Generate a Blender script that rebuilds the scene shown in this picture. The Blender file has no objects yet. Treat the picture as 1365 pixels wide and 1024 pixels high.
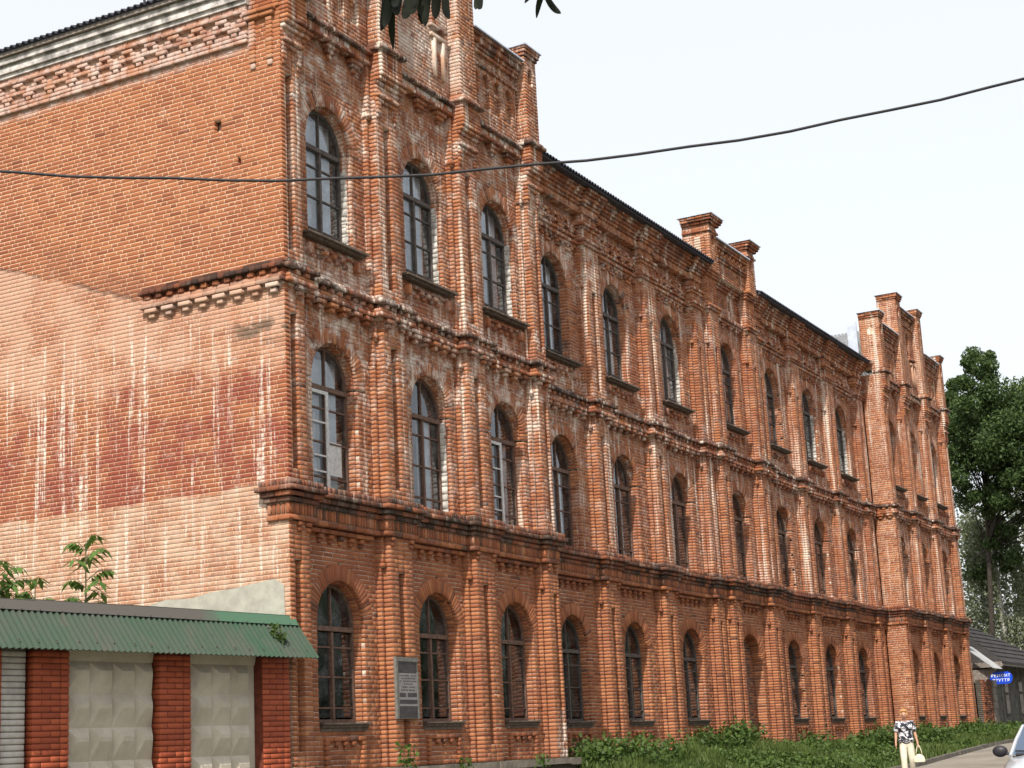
import bpy, math, random
import numpy as np
from math import sin, cos, pi, radians, sqrt, atan2
from mathutils import Matrix, Vector

R = random.Random(11)
rng = np.random.default_rng(11)
S = bpy.context.scene
COL = S.collection

# ------------------------------------------------------------------ camera, sky, sun, exposure
cam_d = bpy.data.cameras.new("camera")
cam = bpy.data.objects.new("camera", cam_d)
COL.objects.link(cam)
cam_d.sensor_width = 36.0
cam_d.lens = 57.54
cam_d.clip_start = 0.1
cam_d.clip_end = 3000
yaw, pitch, roll = radians(62.26838908), radians(12.79594827), radians(-2.94053865)
fw = np.array([sin(yaw)*cos(pitch), cos(yaw)*cos(pitch), sin(pitch)])
rt = np.array([cos(yaw), -sin(yaw), 0.0])
up = np.cross(rt, fw)
rr = cos(roll)*rt + sin(roll)*up
uu = -sin(roll)*rt + cos(roll)*up
CAM = (-21.306, -15.355, 1.55)
cam.matrix_world = Matrix([[rr[i], uu[i], -fw[i], CAM[i]] for i in range(3)] + [[0, 0, 0, 1]])
S.camera = cam

SUN_EL, SUN_REL = 47.0, 14.0            # elevation, angle off the street front (from the left)
to_sun = Vector((-cos(radians(SUN_REL))*cos(radians(SUN_EL)), -sin(radians(SUN_REL))*cos(radians(SUN_EL)), sin(radians(SUN_EL))))
world = bpy.data.worlds.new("World")
S.world = world
world.use_nodes = True
wn = world.node_tree
for n in list(wn.nodes):
    wn.nodes.remove(n)
wo = wn.nodes.new("ShaderNodeOutputWorld")
sky = wn.nodes.new("ShaderNodeTexSky")
sky.sky_type = 'NISHITA'
sky.sun_disc = False
sky.sun_elevation = radians(SUN_EL)
sky.sun_rotation = atan2(to_sun.x, to_sun.y)
sky.air_density = 1.0
sky.dust_density = 4.0
sky.ozone_density = 1.0
bg = wn.nodes.new("ShaderNodeBackground")
bg.inputs[1].default_value = 0.06
wn.links.new(sky.outputs[0], bg.inputs[0])
veil = wn.nodes.new("ShaderNodeBackground")          # the thin bright cloud veil that covers the whole sky
veil.inputs[0].default_value = (0.985, 0.985, 0.975, 1)
veil.inputs[1].default_value = 0.72
ad = wn.nodes.new("ShaderNodeAddShader")
wn.links.new(bg.outputs[0], ad.inputs[0])
wn.links.new(veil.outputs[0], ad.inputs[1])
wn.links.new(ad.outputs[0], wo.inputs[0])

sun_d = bpy.data.lights.new("sun", 'SUN')
sun_d.energy = 4.7
sun_d.angle = radians(0.9)
sun_d.color = (1.0, 0.93, 0.83)
sun = bpy.data.objects.new("sun", sun_d)
COL.objects.link(sun)
sun.rotation_euler = (-to_sun).to_track_quat('-Z', 'Y').to_euler()
sun.location = (-30, -30, 40)

S.view_settings.view_transform = 'Standard'
S.view_settings.look = 'None'
S.view_settings.exposure = 0.22
S.view_settings.gamma = 1.0
S.view_settings.use_curve_mapping = False

# ------------------------------------------------------------------ object helpers
def tag(o, label=None, cat=None, group=None, kind=None):
    if label: o["label"] = label
    if cat: o["category"] = cat
    if group: o["group"] = group
    if kind: o["kind"] = kind
    return o

def empty(name, loc=(0, 0, 0), rz=0.0):
    o = bpy.data.objects.new(name, None)
    COL.objects.link(o)
    o.location = loc
    o.rotation_euler = (0, 0, rz)
    o.empty_display_size = 0.2
    return o

def link(name, me, parent=None, loc=(0, 0, 0)):
    o = bpy.data.objects.new(name, me)
    COL.objects.link(o)
    o.location = loc
    if parent is not None: o.parent = parent
    return o

def mesh_np(name, V, Q, mat, tint=None, smooth=False):
    """V (n,3), Q (m,k) int array; all faces have k corners"""
    V = np.asarray(V, dtype=np.float32)
    Q = np.asarray(Q, dtype=np.int32)
    me = bpy.data.meshes.new(name)
    m, k = Q.shape
    me.vertices.add(len(V)); me.vertices.foreach_set("co", V.ravel())
    me.loops.add(m*k); me.loops.foreach_set("vertex_index", Q.ravel())
    me.polygons.add(m)
    me.polygons.foreach_set("loop_start", np.arange(m, dtype=np.int32)*k)
    me.polygons.foreach_set("loop_total", np.full(m, k, dtype=np.int32))
    if smooth:
        me.polygons.foreach_set("use_smooth", np.ones(m, dtype=bool))
    if tint is not None:
        a = me.attributes.new("tint", 'FLOAT', 'POINT')
        a.data.foreach_set("value", np.asarray(tint, dtype=np.float32))
    me.update(calc_edges=True)
    me.validate()
    if mat: me.materials.append(mat)
    return me

class MB:
    """free-form mesh collector (boxes, bars, tubes, lofts)"""
    def __init__(s): s.v = []; s.f = []
    def add(s, vs, fs):
        b = len(s.v); s.v += [tuple(p) for p in vs]; s.f += [tuple(b+i for i in f) for f in fs]
    def box(s, x0, x1, y0, y1, z0, z1):
        s.add([(x0,y0,z0),(x1,y0,z0),(x1,y1,z0),(x0,y1,z0),(x0,y0,z1),(x1,y0,z1),(x1,y1,z1),(x0,y1,z1)],
              [(0,3,2,1),(4,5,6,7),(0,1,5,4),(1,2,6,5),(2,3,7,6),(3,0,4,7)])
    def hexa(s, P):
        s.add(P, [(0,3,2,1),(4,5,6,7),(0,1,5,4),(1,2,6,5),(2,3,7,6),(3,0,4,7)])
    def tube(s, pts, rad, n=8, cap=True):
        pts = [Vector(p) for p in pts]
        rad = rad if isinstance(rad, (list, tuple)) else [rad]*len(pts)
        base = len(s.v); prev = None
        for i, p in enumerate(pts):
            t = (pts[min(i+1, len(pts)-1)] - pts[max(i-1, 0)]).normalized()
            if prev is None:
                a = t.orthogonal().normalized()
            else:
                a = (prev - t*prev.dot(t)).normalized()
            prev = a
            b = t.cross(a)
            for k in range(n):
                an = 2*pi*k/n
                s.v.append(tuple(p + (a*cos(an) + b*sin(an))*rad[i]))
        for i in range(len(pts)-1):
            for k in range(n):
                k2 = (k+1) % n
                s.f.append((base+i*n+k, base+i*n+k2, base+(i+1)*n+k2, base+(i+1)*n+k))
        if cap:
            s.f.append(tuple(base+k for k in reversed(range(n))))
            s.f.append(tuple(base+(len(pts)-1)*n+k for k in range(n)))
    def loft(s, rings, cap=True, closed=True):
        base = len(s.v); n = len(rings[0])
        for r in rings: s.v += [tuple(p) for p in r]
        for i in range(len(rings)-1):
            for k in range(n if closed else n-1):
                k2 = (k+1) % n
                s.f.append((base+i*n+k, base+i*n+k2, base+(i+1)*n+k2, base+(i+1)*n+k))
        if cap:
            s.f.append(tuple(base+k for k in reversed(range(n))))
            s.f.append(tuple(base+(len(rings)-1)*n+k for k in range(n)))
    def mesh(s, name, mat, smooth=False):
        me = bpy.data.meshes.new(name)
        me.from_pydata(s.v, [], s.f)
        me.update()
        if mat: me.materials.append(mat)
        if smooth:
            for p in me.polygons: p.use_smooth = True
        return me
    def obj(s, name, mat, parent=None, loc=(0,0,0), smooth=False):
        return link(name, s.mesh(name, mat, smooth), parent, loc)

def sharp(o, ang=40):
    me = o.data
    for p in me.polygons: p.use_smooth = True
    try: me.set_sharp_from_angle(angle=radians(ang))
    except Exception: pass
    return o

# ------------------------------------------------------------------ material helpers
class NT:
    def __init__(s, name):
        s.m = bpy.data.materials.new(name); s.m.use_nodes = True
        s.t = s.m.node_tree
        for n in list(s.t.nodes): s.t.nodes.remove(n)
        s.out = s.t.nodes.new("ShaderNodeOutputMaterial")
    def n(s, typ, **kw):
        q = s.t.nodes.new(typ)
        for k, v in kw.items(): setattr(q, k, v)
        return q
    def L(s, a, b): s.t.links.new(a, b)
    def setin(s, node, idx, v):
        if v is None: return
        if isinstance(v, bpy.types.NodeSocket): s.L(v, node.inputs[idx])
        else: node.inputs[idx].default_value = v
    def math(s, op, a, b=None, clamp=False):
        q = s.n("ShaderNodeMath", operation=op); q.use_clamp = clamp
        s.setin(q, 0, a); s.setin(q, 1, b); return q.outputs[0]
    def pos(s): return s.n("ShaderNodeNewGeometry").outputs["Position"]
    def sep(s, v):
        q = s.n("ShaderNodeSeparateXYZ"); s.L(v, q.inputs[0]); return q.outputs
    def scale(s, v, sx, sy, sz):
        q = s.n("ShaderNodeMapping"); q.inputs["Scale"].default_value = (sx, sy, sz); s.L(v, q.inputs[0]); return q.outputs[0]
    def noise(s, v, scale, detail=4, rough=0.6):
        q = s.n("ShaderNodeTexNoise"); q.inputs["Scale"].default_value = scale
        q.inputs["Detail"].default_value = detail; q.inputs["Roughness"].default_value = rough
        if v is not None: s.L(v, q.inputs["Vector"])
        return q.outputs["Fac"]
    def ramp(s, f, stops):
        q = s.n("ShaderNodeValToRGB"); e = q.color_ramp.elements
        while len(e) < len(stops): e.new(0.5)
        for el, (p, c) in zip(e, stops):
            el.position = p; el.color = (c[0], c[1], c[2], 1) if len(c) == 3 else c
        s.L(f, q.inputs[0]); return q.outputs[0]
    def sstep(s, v, a, b):
        q = s.n("ShaderNodeMapRange", interpolation_type='SMOOTHSTEP')
        s.setin(q, 0, v); q.inputs[1].default_value = a; q.inputs[2].default_value = b
        q.inputs[3].default_value = 0; q.inputs[4].default_value = 1
        return q.outputs[0]
    def mix(s, f, a, b, mode='MIX'):
        q = s.n("ShaderNodeMix", data_type='RGBA', blend_type=mode)
        s.setin(q, 0, f)
        for i, v in ((6, a), (7, b)):
            if isinstance(v, bpy.types.NodeSocket): s.L(v, q.inputs[i])
            else: q.inputs[i].default_value = (v[0], v[1], v[2], 1)
        return q.outputs[2]
    def attr(s, name): return s.n("ShaderNodeAttribute", attribute_name=name).outputs["Fac"]
    def bsdf(s, color, rough=0.9, metal=0.0, bump=None, bump_s=0.3, bump_d=0.01, spec=0.3):
        b = s.n("ShaderNodeBsdfPrincipled")
        s.setin(b, "Base Color", color if isinstance(color, bpy.types.NodeSocket) else (*color, 1))
        s.setin(b, "Roughness", rough); s.setin(b, "Metallic", metal)
        b.inputs["Specular IOR Level"].default_value = spec
        if bump is not None:
            q = s.n("ShaderNodeBump"); q.inputs["Strength"].default_value = bump_s; q.inputs["Distance"].default_value = bump_d
            s.L(bump, q.inputs["Height"]); s.L(q.outputs[0], b.inputs["Normal"])
        s.L(b.outputs[0], s.out.inputs[0]); return b

def m_plain(name, col, rough=0.8, var=0.25, scale=6.0, metal=0.0, bump=0.2, spec=0.3, bd=0.01):
    t = NT(name); p = t.pos()
    f = t.noise(p, scale, 6, 0.65)
    c = t.mix(t.sstep(f, 0.3, 0.7), [x*(1-var) for x in col], [min(1, x*(1+var)) for x in col])
    t.bsdf(c, rough, metal, f, bump, bd, spec)
    return t.m

BR_STOPS = [(0.0, (0.028, 0.025, 0.023)), (0.20, (0.105, 0.056, 0.040)), (0.30, (0.200, 0.074, 0.040)), (0.42, (0.300, 0.108, 0.052)),
            (0.54, (0.385, 0.150, 0.068)), (0.70, (0.470, 0.212, 0.100)), (0.80, (0.50, 0.31, 0.21)), (0.95, (0.66, 0.60, 0.55))]

def m_brick(name, side=False, white=0.5, mortar=None):
    """brick (or mortar) of the old school: colour by brick, lime bloom, streaks and old paint zones as stains with their own shape"""
    t = NT(name); p = t.pos(); x, y, z = t.sep(p)
    fine = t.noise(p, 55, 3, 0.7)
    if mortar is None:
        ti = t.math('DIVIDE', t.math('ADD', t.attr("tint"), 0.5), 2.1)
        col = t.ramp(ti, BR_STOPS)
    else:
        mm = t.noise(p, 2.3, 6, 0.7)
        col = t.mix(t.sstep(mm, 0.35, 0.65), mortar[0], mortar[1])
    col = t.mix(0.55, col, t.ramp(fine, [(0.25, (0.45, 0.42, 0.40)), (0.75, (1.25, 1.2, 1.15))]), 'MULTIPLY') if mortar is None else col
    if mortar is None:
        big = t.noise(p, 0.55, 5, 0.6)
        col = t.mix(t.math('MULTIPLY', t.sstep(big, 0.45, 0.68), 0.5), col, (0.23, 0.072, 0.040))
    if side:
        col = t.mix(1.0, col, (0.90, 0.88, 0.90), 'MULTIPLY')
        # traces of the building that once leaned here: pale zone, dark red zone, pale streaked zone
        w1 = t.math('MULTIPLY', t.math('SUBTRACT', t.noise(p, 0.85, 9, 0.68), 0.5), 3.0)
        zz = t.math('ADD', z, w1)
        slope = t.math('MULTIPLY', t.math('MAXIMUM', t.math('SUBTRACT', y, 2.9), 0.0), 0.36)
        line = t.math('ADD', slope, 9.55)
        wl = t.math('ADD', z, t.math('MULTIPLY', t.math('SUBTRACT', t.noise(p, 3.5, 3, 0.6), 0.5), 0.25))
        onside = t.sstep(y, 0.0, 0.02)
        below = t.math('MULTIPLY', onside, t.sstep(t.math('SUBTRACT', line, wl), -0.03, 0.05))
        pale = t.math('MULTIPLY', below, t.sstep(zz, 7.75, 8.6))
        dkl = t.math('SUBTRACT', 1.0, t.sstep(t.math('ABSOLUTE', t.math('SUBTRACT', line, wl)), 0.02, 0.07))
        dkl = t.math('MULTIPLY', dkl, t.math('MULTIPLY', t.sstep(y, 3.0, 3.3), t.sstep(t.noise(p, 2.2, 4, .6), .38, .55)))
        col = t.mix(t.math('MULTIPLY', dkl, 0.7), col, (0.10, 0.065, 0.048))
        palen = t.sstep(t.noise(t.scale(p, 1, 0.7, 0.8), 1.5, 8, 0.7), 0.36, 0.58)
        pale = t.math('MULTIPLY', pale, t.math('ADD', t.math('MULTIPLY', palen, 0.46), 0.14))
        col = t.mix(pale, col, (0.55, 0.365, 0.275))
        abv = t.math('MULTIPLY', t.math('MULTIPLY', t.sstep(t.math('SUBTRACT', wl, line), 0.0, 0.05), t.math('SUBTRACT', 1.0, t.sstep(t.math('SUBTRACT', zz, line), 0.1, 0.7))), t.math('MULTIPLY', t.sstep(y, 2.7, 3.2), t.math('SUBTRACT', 1.0, t.sstep(y, 4.6, 6.0))))
        col = t.mix(t.math('MULTIPLY', abv, 0.42), col, (0.20, 0.085, 0.055))
        red = t.math('MULTIPLY', t.math('SUBTRACT', 1.0, t.sstep(zz, 7.7, 8.35)), t.sstep(t.math('ADD', z, t.math('MULTIPLY', w1, 0.10)), 6.0, 6.08))
        redn = t.sstep(t.noise(p, 1.0, 8, 0.66), 0.42, 0.56)
        red = t.math('MULTIPLY', red, t.math('ADD', t.math('MULTIPLY', redn, 0.72), 0.10))
        if mortar is None:
            col = t.mix(red, col, (0.205, 0.046, 0.034))
        else:
            col = t.mix(t.math('MULTIPLY', red, 0.8), col, (0.30, 0.13, 0.09))
        low = t.math('SUBTRACT', onside, t.sstep(t.math('ADD', z, t.math('MULTIPLY', w1, 0.10)), 6.0, 6.08))
        lown = t.sstep(t.noise(p, 1.6, 9, 0.72), 0.36, 0.62)
        col = t.mix(t.math('MULTIPLY', low, t.math('ADD', t.math('MULTIPLY', lown, 0.46), 0.12)), col, (0.58, 0.455, 0.35))
        # lime runs
        st = t.noise(t.scale(p, 1, 6.5, 0.22), 1.0, 9, 0.80)
        stm = t.math('MULTIPLY', t.sstep(st, 0.535, 0.59), t.math('SUBTRACT', 1.0, t.sstep(zz, 8.8, 9.4)))
        brk = t.sstep(t.noise(p, 9, 4, 0.7), 0.35, 0.6)
        col = t.mix(t.math('MULTIPLY', t.math('MULTIPLY', stm, brk), 0.85), col, (0.74, 0.64, 0.56))
        # frieze under the eaves: pinkish lime wash
        fr = t.math('MULTIPLY', t.sstep(t.math('ADD', z, t.math('MULTIPLY', w1, 0.08)), 13.62, 13.78), t.sstep(y, 0.45, 0.7))
        col = t.mix(t.math('MULTIPLY', fr, t.math('ADD', t.math('MULTIPLY', t.sstep(t.noise(p, 3.2, 8, .75), .38, .62), .62), .12)), col, (0.58, 0.48, 0.44))
        col = t.mix(t.math('MULTIPLY', fr, t.math('MULTIPLY', t.sstep(t.noise(p, 5.5, 7, .75), .52, .64), .55)), col, (0.17, 0.085, 0.065))
        # sooty patch under the belt at the corner
        so = t.math('MULTIPLY', t.sstep(t.math('SUBTRACT', 1.3, y), 0.0, 0.5), t.math('MULTIPLY', t.sstep(z, 8.3, 8.6), t.math('SUBTRACT', 1.0, t.sstep(z, 8.75, 8.95))))
        col = t.mix(t.math('MULTIPLY', so, t.math('MULTIPLY', t.sstep(t.noise(t.scale(p, 1, .6, 1.6), 3.2, 5, 0.7), 0.42, 0.56), 0.85)), col, (0.12, 0.085, 0.06))
        wamt = 0.55
    else:
        st = t.noise(t.scale(p, 4.5, 4.5, 0.22), 1.0, 7, 0.75)
        stm = t.sstep(st, 0.525, 0.65)
        upz = t.math('ADD', t.math('MULTIPLY', t.sstep(z, 5.2, 6.6), 0.88), 0.12)
        col = t.mix(t.math('MULTIPLY', t.math('MULTIPLY', stm, upz), 0.85*white*2), col, (0.70, 0.60, 0.51))
        # bloom on spandrels of the upper floors, thinning out towards the far end
        fade = t.math('SUBTRACT', 1.35, t.math('MULTIPLY', t.sstep(x, 6.0, 22.0), 0.80))
        wamt = None
        def zb_(c, w): return t.math('SUBTRACT', 1.0, t.sstep(t.math('ABSOLUTE', t.math('SUBTRACT', z, c)), w*.4, w))
        band = t.math('ADD', t.math('MAXIMUM', t.math('MAXIMUM', zb_(8.85, .75), zb_(13.3, 1.1)), zb_(10.1, .45)), 0.42, True)
    bl = t.noise(p, 2.6, 10, 0.82)
    if side:
        blm = t.math('MULTIPLY', t.math('MULTIPLY', t.sstep(bl, 0.55, 0.68), t.math('ADD', t.math('SUBTRACT', 1.0, t.sstep(z, 8.8, 9.8)), 0.25, True)), wamt)
    else:
        blm = t.math('MULTIPLY', t.math('MULTIPLY', t.math('MULTIPLY', t.sstep(bl, 0.47, 0.66), band), t.math('MULTIPLY', upz, fade)), white*1.5)
        p3 = t.math('MULTIPLY', t.sstep(x, 9.0, 9.3), t.math('MULTIPLY', t.math('SUBTRACT', 1.0, t.sstep(x, 9.7, 9.9)), t.math('SUBTRACT', 1.0, t.sstep(z, 1.9, 2.6))))
        blm = t.math('MAXIMUM', blm, t.math('MULTIPLY', p3, t.math('MULTIPLY', t.sstep(t.noise(p, 6, 5, 0.7), 0.42, 0.58), 0.8)))
        # washed middle gable panel
        gp = t.math('MULTIPLY', t.math('MULTIPLY', t.sstep(x, 3.6, 3.9), t.math('SUBTRACT', 1.0, t.sstep(x, 6.0, 6.3))), t.sstep(z, 14.55, 15.3))
        blm = t.math('MAXIMUM', blm, t.math('MULTIPLY', gp, t.math('MULTIPLY', t.sstep(t.noise(p, 2.2, 6, 0.7), 0.38, 0.6), 0.72)))
    col = t.mix(t.math('MULTIPLY', blm, 1.0, True), col, (0.68, 0.60, 0.53))
    # moss and soot runs
    dk = t.noise(t.scale(p, 1.8, 1.8, 0.7), 1.0, 8, 0.7)
    col = t.mix(t.math('MULTIPLY', t.sstep(dk, 0.60, 0.74), 0.32), col, (0.085, 0.055, 0.042))
    t.bsdf(col, 0.93, 0, t.noise(p, 38, 6, 0.75), 0.55, 0.012, 0.2)
    return t.m

M = {}
M['brick'] = m_brick("brick_front", False, 0.5)
M['brick_gf'] = m_brick("brick_front_low", False, 0.28)
M['mortar'] = m_brick("mortar_front", False, 0.5, ((0.38, 0.265, 0.190), (0.64, 0.53, 0.44)))
M['brick_side'] = m_brick("brick_side", True)
M['mortar_side'] = m_brick("mortar_side", True, mortar=((0.60, 0.38, 0.24), (0.68, 0.48, 0.33)))
M['plaster'] = m_plain("lime_plaster", (0.41, 0.39, 0.36), 0.95, 0.35, 7, bump=0.8)
M['cement'] = m_plain("cement_render", (0.33, 0.325, 0.28), 0.95, 0.14, 5, bump=0.5)
M['eave'] = m_plain("grey_lime_cornice", (0.42, 0.40, 0.385), 0.95, 0.55, 3.5, bump=0.5)
M['wood'] = m_plain("weathered_wood", (0.20, 0.175, 0.155), 0.9, 0.35, 12, bump=0.4)
M['roof'] = m_plain("dark_slate_sheet", (0.055, 0.055, 0.070), 0.75, 0.3, 5)
M['frame_brown'] = m_plain("old_brown_paint", (0.130, 0.078, 0.058), 0.75, 0.35, 14, bump=0.3)
M['frame_dark'] = m_plain("old_dark_paint", (0.090, 0.074, 0.066), 0.75, 0.35, 14, bump=0.3)
M['frame_white'] = m_plain("old_white_paint", (0.52, 0.52, 0.52), 0.7, 0.2, 14, bump=0.3)
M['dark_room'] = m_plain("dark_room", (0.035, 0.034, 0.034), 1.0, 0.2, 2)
M['curtain'] = m_plain("faded_curtain", (0.74, 0.77, 0.80), 0.95, 0.18, 3)
M['sill'] = m_plain("sooty_sill", (0.120, 0.092, 0.074), 0.9, 0.4, 11, bump=0.5)
M['zinc'] = m_plain("zinc_sheet", (0.55, 0.60, 0.68), 0.35, 0.12, 4, metal=0.6, bump=0.05)
M['stone'] = m_plain("plinth_stone", (0.19, 0.165, 0.135), 0.95, 0.35, 4, bump=0.6)
M['darkstone'] = m_plain("damp_foundation", (0.075, 0.066, 0.054), 0.95, 0.4, 3, bump=0.6)

def m_glass(name, base, refl):
    t = NT(name); p = t.pos()
    g = t.n("ShaderNodeBsdfGlossy"); g.inputs["Roughness"].default_value = 0.06
    g.inputs["Color"].default_value = (0.92, 0.95, 1, 1)
    tr = t.n("ShaderNodeBsdfTransparent"); tr.inputs["Color"].default_value = (*base, 1)
    di = t.n("ShaderNodeBsdfDiffuse"); di.inputs["Color"].default_value = (0.16, 0.16, 0.16, 1)
    dust = t.n("ShaderNodeMixShader")
    t.L(t.math('MULTIPLY', t.sstep(t.noise(p, 2.5, 6, 0.7), 0.35, 0.75), 0.45), dust.inputs[0])
    t.L(tr.outputs[0], dust.inputs[1]); t.L(di.outputs[0], dust.inputs[2])
    fr = t.n("ShaderNodeFresnel"); fr.inputs[0].default_value = 1.5
    bmp = t.n("ShaderNodeBump"); bmp.inputs["Strength"].default_value = 0.06; bmp.inputs["Distance"].default_value = 0.02
    t.L(t.noise(p, 3.0, 2, 0.5), bmp.inputs["Height"]); t.L(bmp.outputs[0], g.inputs["Normal"])
    mx = t.n("ShaderNodeMixShader")
    t.L(t.math('MULTIPLY', fr.outputs[0], refl, True), mx.inputs[0])
    t.L(dust.outputs[0], mx.inputs[1]); t.L(g.outputs[0], mx.inputs[2]); t.L(mx.outputs[0], t.out.inputs[0])
    return t.m
M['glass'] = m_glass("window_glass", (0.93, 0.95, 0.97), 1.7)

# ------------------------------------------------------------------ brick collector
FR = {
    'front': ((0,0,0), (1,0,0), (0,0,1), (0,-1,0)),      # u = X, n = -Y
    'side':  ((0,0,0), (0,-1,0), (0,0,1), (-1,0,0)),     # u = -Y, n = -X
    'right': ((0,0,0), (0,1,0), (0,0,1), (1,0,0)),       # u = Y, n = X
}
FN = list(FR)
FA = np.array([FR[k] for k in FN], dtype=float)
CO = 0.0775                       # brick course

class Bricks:
    def __init__(s): s.P = []; s.d = []
    def quad(s, fr, pts, n0, n1, tint=0.5, c=0.007):
        s.P.append(pts); s.d.append((FN.index(fr), n0, n1, tint, c))
    def box(s, fr, u0, u1, v0, v1, n0, n1, tint=0.5, c=0.007):
        s.quad(fr, ((u0,v0),(u1,v0),(u1,v1),(u0,v1)), n0, n1, tint, c)
    def arrays(s, chamfer=True, sel=None):
        P = np.array(s.P, dtype=float); D = np.array(s.d, dtype=float)
        if sel is not None: P = P[sel]; D = D[sel]
        N = len(P)
        F = FA[D[:,0].astype(int)]
        n0, n1, tint, c = D[:,1], D[:,2], D[:,3], D[:,4]
        def w(Q, n):      # Q (N,4,2), n (N,) or (N,4)
            n = np.broadcast_to(n[:,None] if n.ndim == 1 else n, (N,4))
            return F[:,None,0] + Q[:,:,0:1]*F[:,None,1] + Q[:,:,1:2]*F[:,None,2] + n[:,:,None]*F[:,None,3]
        if not chamfer:
            V = np.concatenate([w(P, n0), w(P, n1)], 1).reshape(-1,3)
            q = [(i, (i+1)%4, 4+(i+1)%4, 4+i) for i in range(4)] + [(4,5,6,7)]
            Q = (np.array(q)[None] + 8*np.arange(N)[:,None,None]).reshape(-1,4)
            return V, Q, np.repeat(tint, 8)
        e1 = np.roll(P, -1, 1) - P; e2 = np.roll(P, 1, 1) - P
        e1 /= np.linalg.norm(e1, axis=2, keepdims=True)+1e-9; e2 /= np.linalg.norm(e2, axis=2, keepdims=True)+1e-9
        ins = P + c[:,None,None]*(e1+e2)*rng.uniform(0.6, 1.5, (N,4,1))
        ce = P.mean(1, keepdims=True)
        tl = rng.normal(0, 1, (N,1,2))*np.clip(c*1.2, .002, .010)[:,None,None]
        nf = n1[:,None] + ((P-ce)*tl).sum(2)
        V = np.concatenate([w(P, n0), w(P, nf - c[:,None]), w(ins, nf)], 1).reshape(-1,3)
        q = [(i, (i+1)%4, 4+(i+1)%4, 4+i) for i in range(4)] + [(4+i, 4+(i+1)%4, 8+(i+1)%4, 8+i) for i in range(4)] + [(8,9,10,11)]
        Q = (np.array(q)[None] + 12*np.arange(N)[:,None,None]).reshape(-1,4)
        return V, Q, np.repeat(tint, 12)
    def build(s, name, mat, parent=None, chamfer=True, kind=None, sel=None):
        if not s.P: return None
        V, Q, T = s.arrays(chamfer, sel)
        o = link(name, mesh_np(name, V, Q, mat, T), parent)
        if kind: o["kind"] = kind
        return o

def sub_iv(ivs, cut):
    out = []
    for a, b in ivs:
        segs = [(a, b)]
        for c, d in cut:
            nx = []
            for e, f in segs:
                if d <= e or c >= f: nx.append((e, f))
                else:
                    if c - e > 0.02: nx.append((e, c))
                    if f - d > 0.02: nx.append((d, f))
            segs = nx
        out += segs
    return out

def tn(mu=0.5, sd=0.22): return min(0.93, max(-0.05 if mu > 0.2 else -0.4, R.gauss(mu, sd)))

def x_arch(uc, r, zb, zs, ro):
    def f(z):
        if z < zb: return []
        if z <= zs: return [(uc-r, uc+r)]
        h = z - zs
        if h < ro:
            w = sqrt(ro*ro - h*h)
            return [(uc-w, uc+w)]
        return []
    return f
def x_rect(u0, u1, z0, z1): return lambda z: [(u0, u1)] if z0 <= z <= z1 else []

ST, HD, J = 0.252, 0.119, 0.014
def fill(B, MO, fr, u0, u1, z0, z1, n, excl=(), d=0.12, md=0.3, mu=0.5, sd=0.2, jit=0.003, c=0.005, rec=0.011, miss=0.004, jw=None):
    for k in range(int(round(z0/CO)), int(round(z1/CO))):
        za, zb = k*CO, (k+1)*CO; zm = (za+zb)/2
        cut = [iv for e in excl for iv in e(zm)]
        for a, b in sub_iv([(u0, u1)], cut):
            if MO is not None: MO.box(fr, a+0.006, b-0.006, za, zb, n-md, n-rec)
            off = (k % 2)*0.19 + (k % 3)*0.02
            u = math.floor((a+off)/(ST+HD+2*J))*(ST+HD+2*J) - off
            st = True; carry = False
            while u < b:
                L = ST if st else HD
                if R.random() < 0.14: st = not st
                ua, ub = max(u, a), min(u+L, b)
                if ub <= a: u += L + J; st = not st; continue
                st = not st
                u += L + J
                if carry: ua = a; carry = False
                if ub - ua < 0.045 and ua <= a + 1e-6 and b - ub > 0.06: carry = True; continue
                if ub - ua < 0.012: continue
                if b - ub < 0.045: ub = b; u = b
                nn = n + R.gauss(0, jit)
                if R.random() < miss: nn -= R.uniform(0.3, 0.8)*rec
                nn = max(nn, n-rec*0.55)
                w = (jw or J)*0.5
                B.box(fr, ua, ub, za+w+R.uniform(-.0015,.0015), zb-w+R.uniform(-.0015,.0015), n-d, nn, tn(mu, sd), c)

def ring(B, MO, fr, uc, zs, r0, r1, n0, n1, a0=0.0, a1=pi, w=0.074, mu=0.5, sd=0.2):
    m = max(3, int(round((a1-a0)*(r0*0.65+r1*0.35)/w)))
    for i in range(m):
        b0 = a0 + (a1-a0)*i/m; b1 = a0 + (a1-a0)*(i+1)/m
        g = 0.055*(b1-b0)
        p = [(uc+r*cos(t), zs+r*sin(t)) for r, t in ((r0, b1-g), (r0, b0+g), (r1, b0+g), (r1, b1-g))]
        B.quad(fr, tuple(p), n0, n1+R.gauss(0, .003), tn(mu, sd), 0.006)
    if MO is not None:
        m = 32
        for i in range(m):
            b0 = a0 + (a1-a0)*i/m; b1 = a0 + (a1-a0)*(i+1)/m
            p = [(uc+r*cos(t), zs+r*sin(t)) for r, t in ((r0+.004, b1), (r0+.004, b0), (r1, b0), (r1, b1))]
            MO.quad(fr, tuple(p), n0+.002, n1-.010)

def course_row(B, fr, u0, u1, z0, z1, n0, n1, L=ST, g=J, mu=0.3, sd=0.2, c=0.007, skip=False):
    m = max(1, int(round((u1-u0)/(L+g)))); s = (u1-u0)/m
    for i in range(m):
        if skip and i % 2: continue
        B.box(fr, u0+i*s+g/2, u0+(i+1)*s-g/2, z0, z1, n0, n1+R.gauss(0,.003), tn(mu, sd), c)

# ================================================================== the setting: ground
def gz(x):
    xs = [-400, -60, -20, 8, 20, 26, 32, 36, 46, 60, 400]
    zs = [-0.3, -0.1, 0.0, 0.2, 0.55, 0.73, 0.98, 1.12, 1.26, 1.36, 1.5]
    return np.interp(x, xs, zs)

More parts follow.
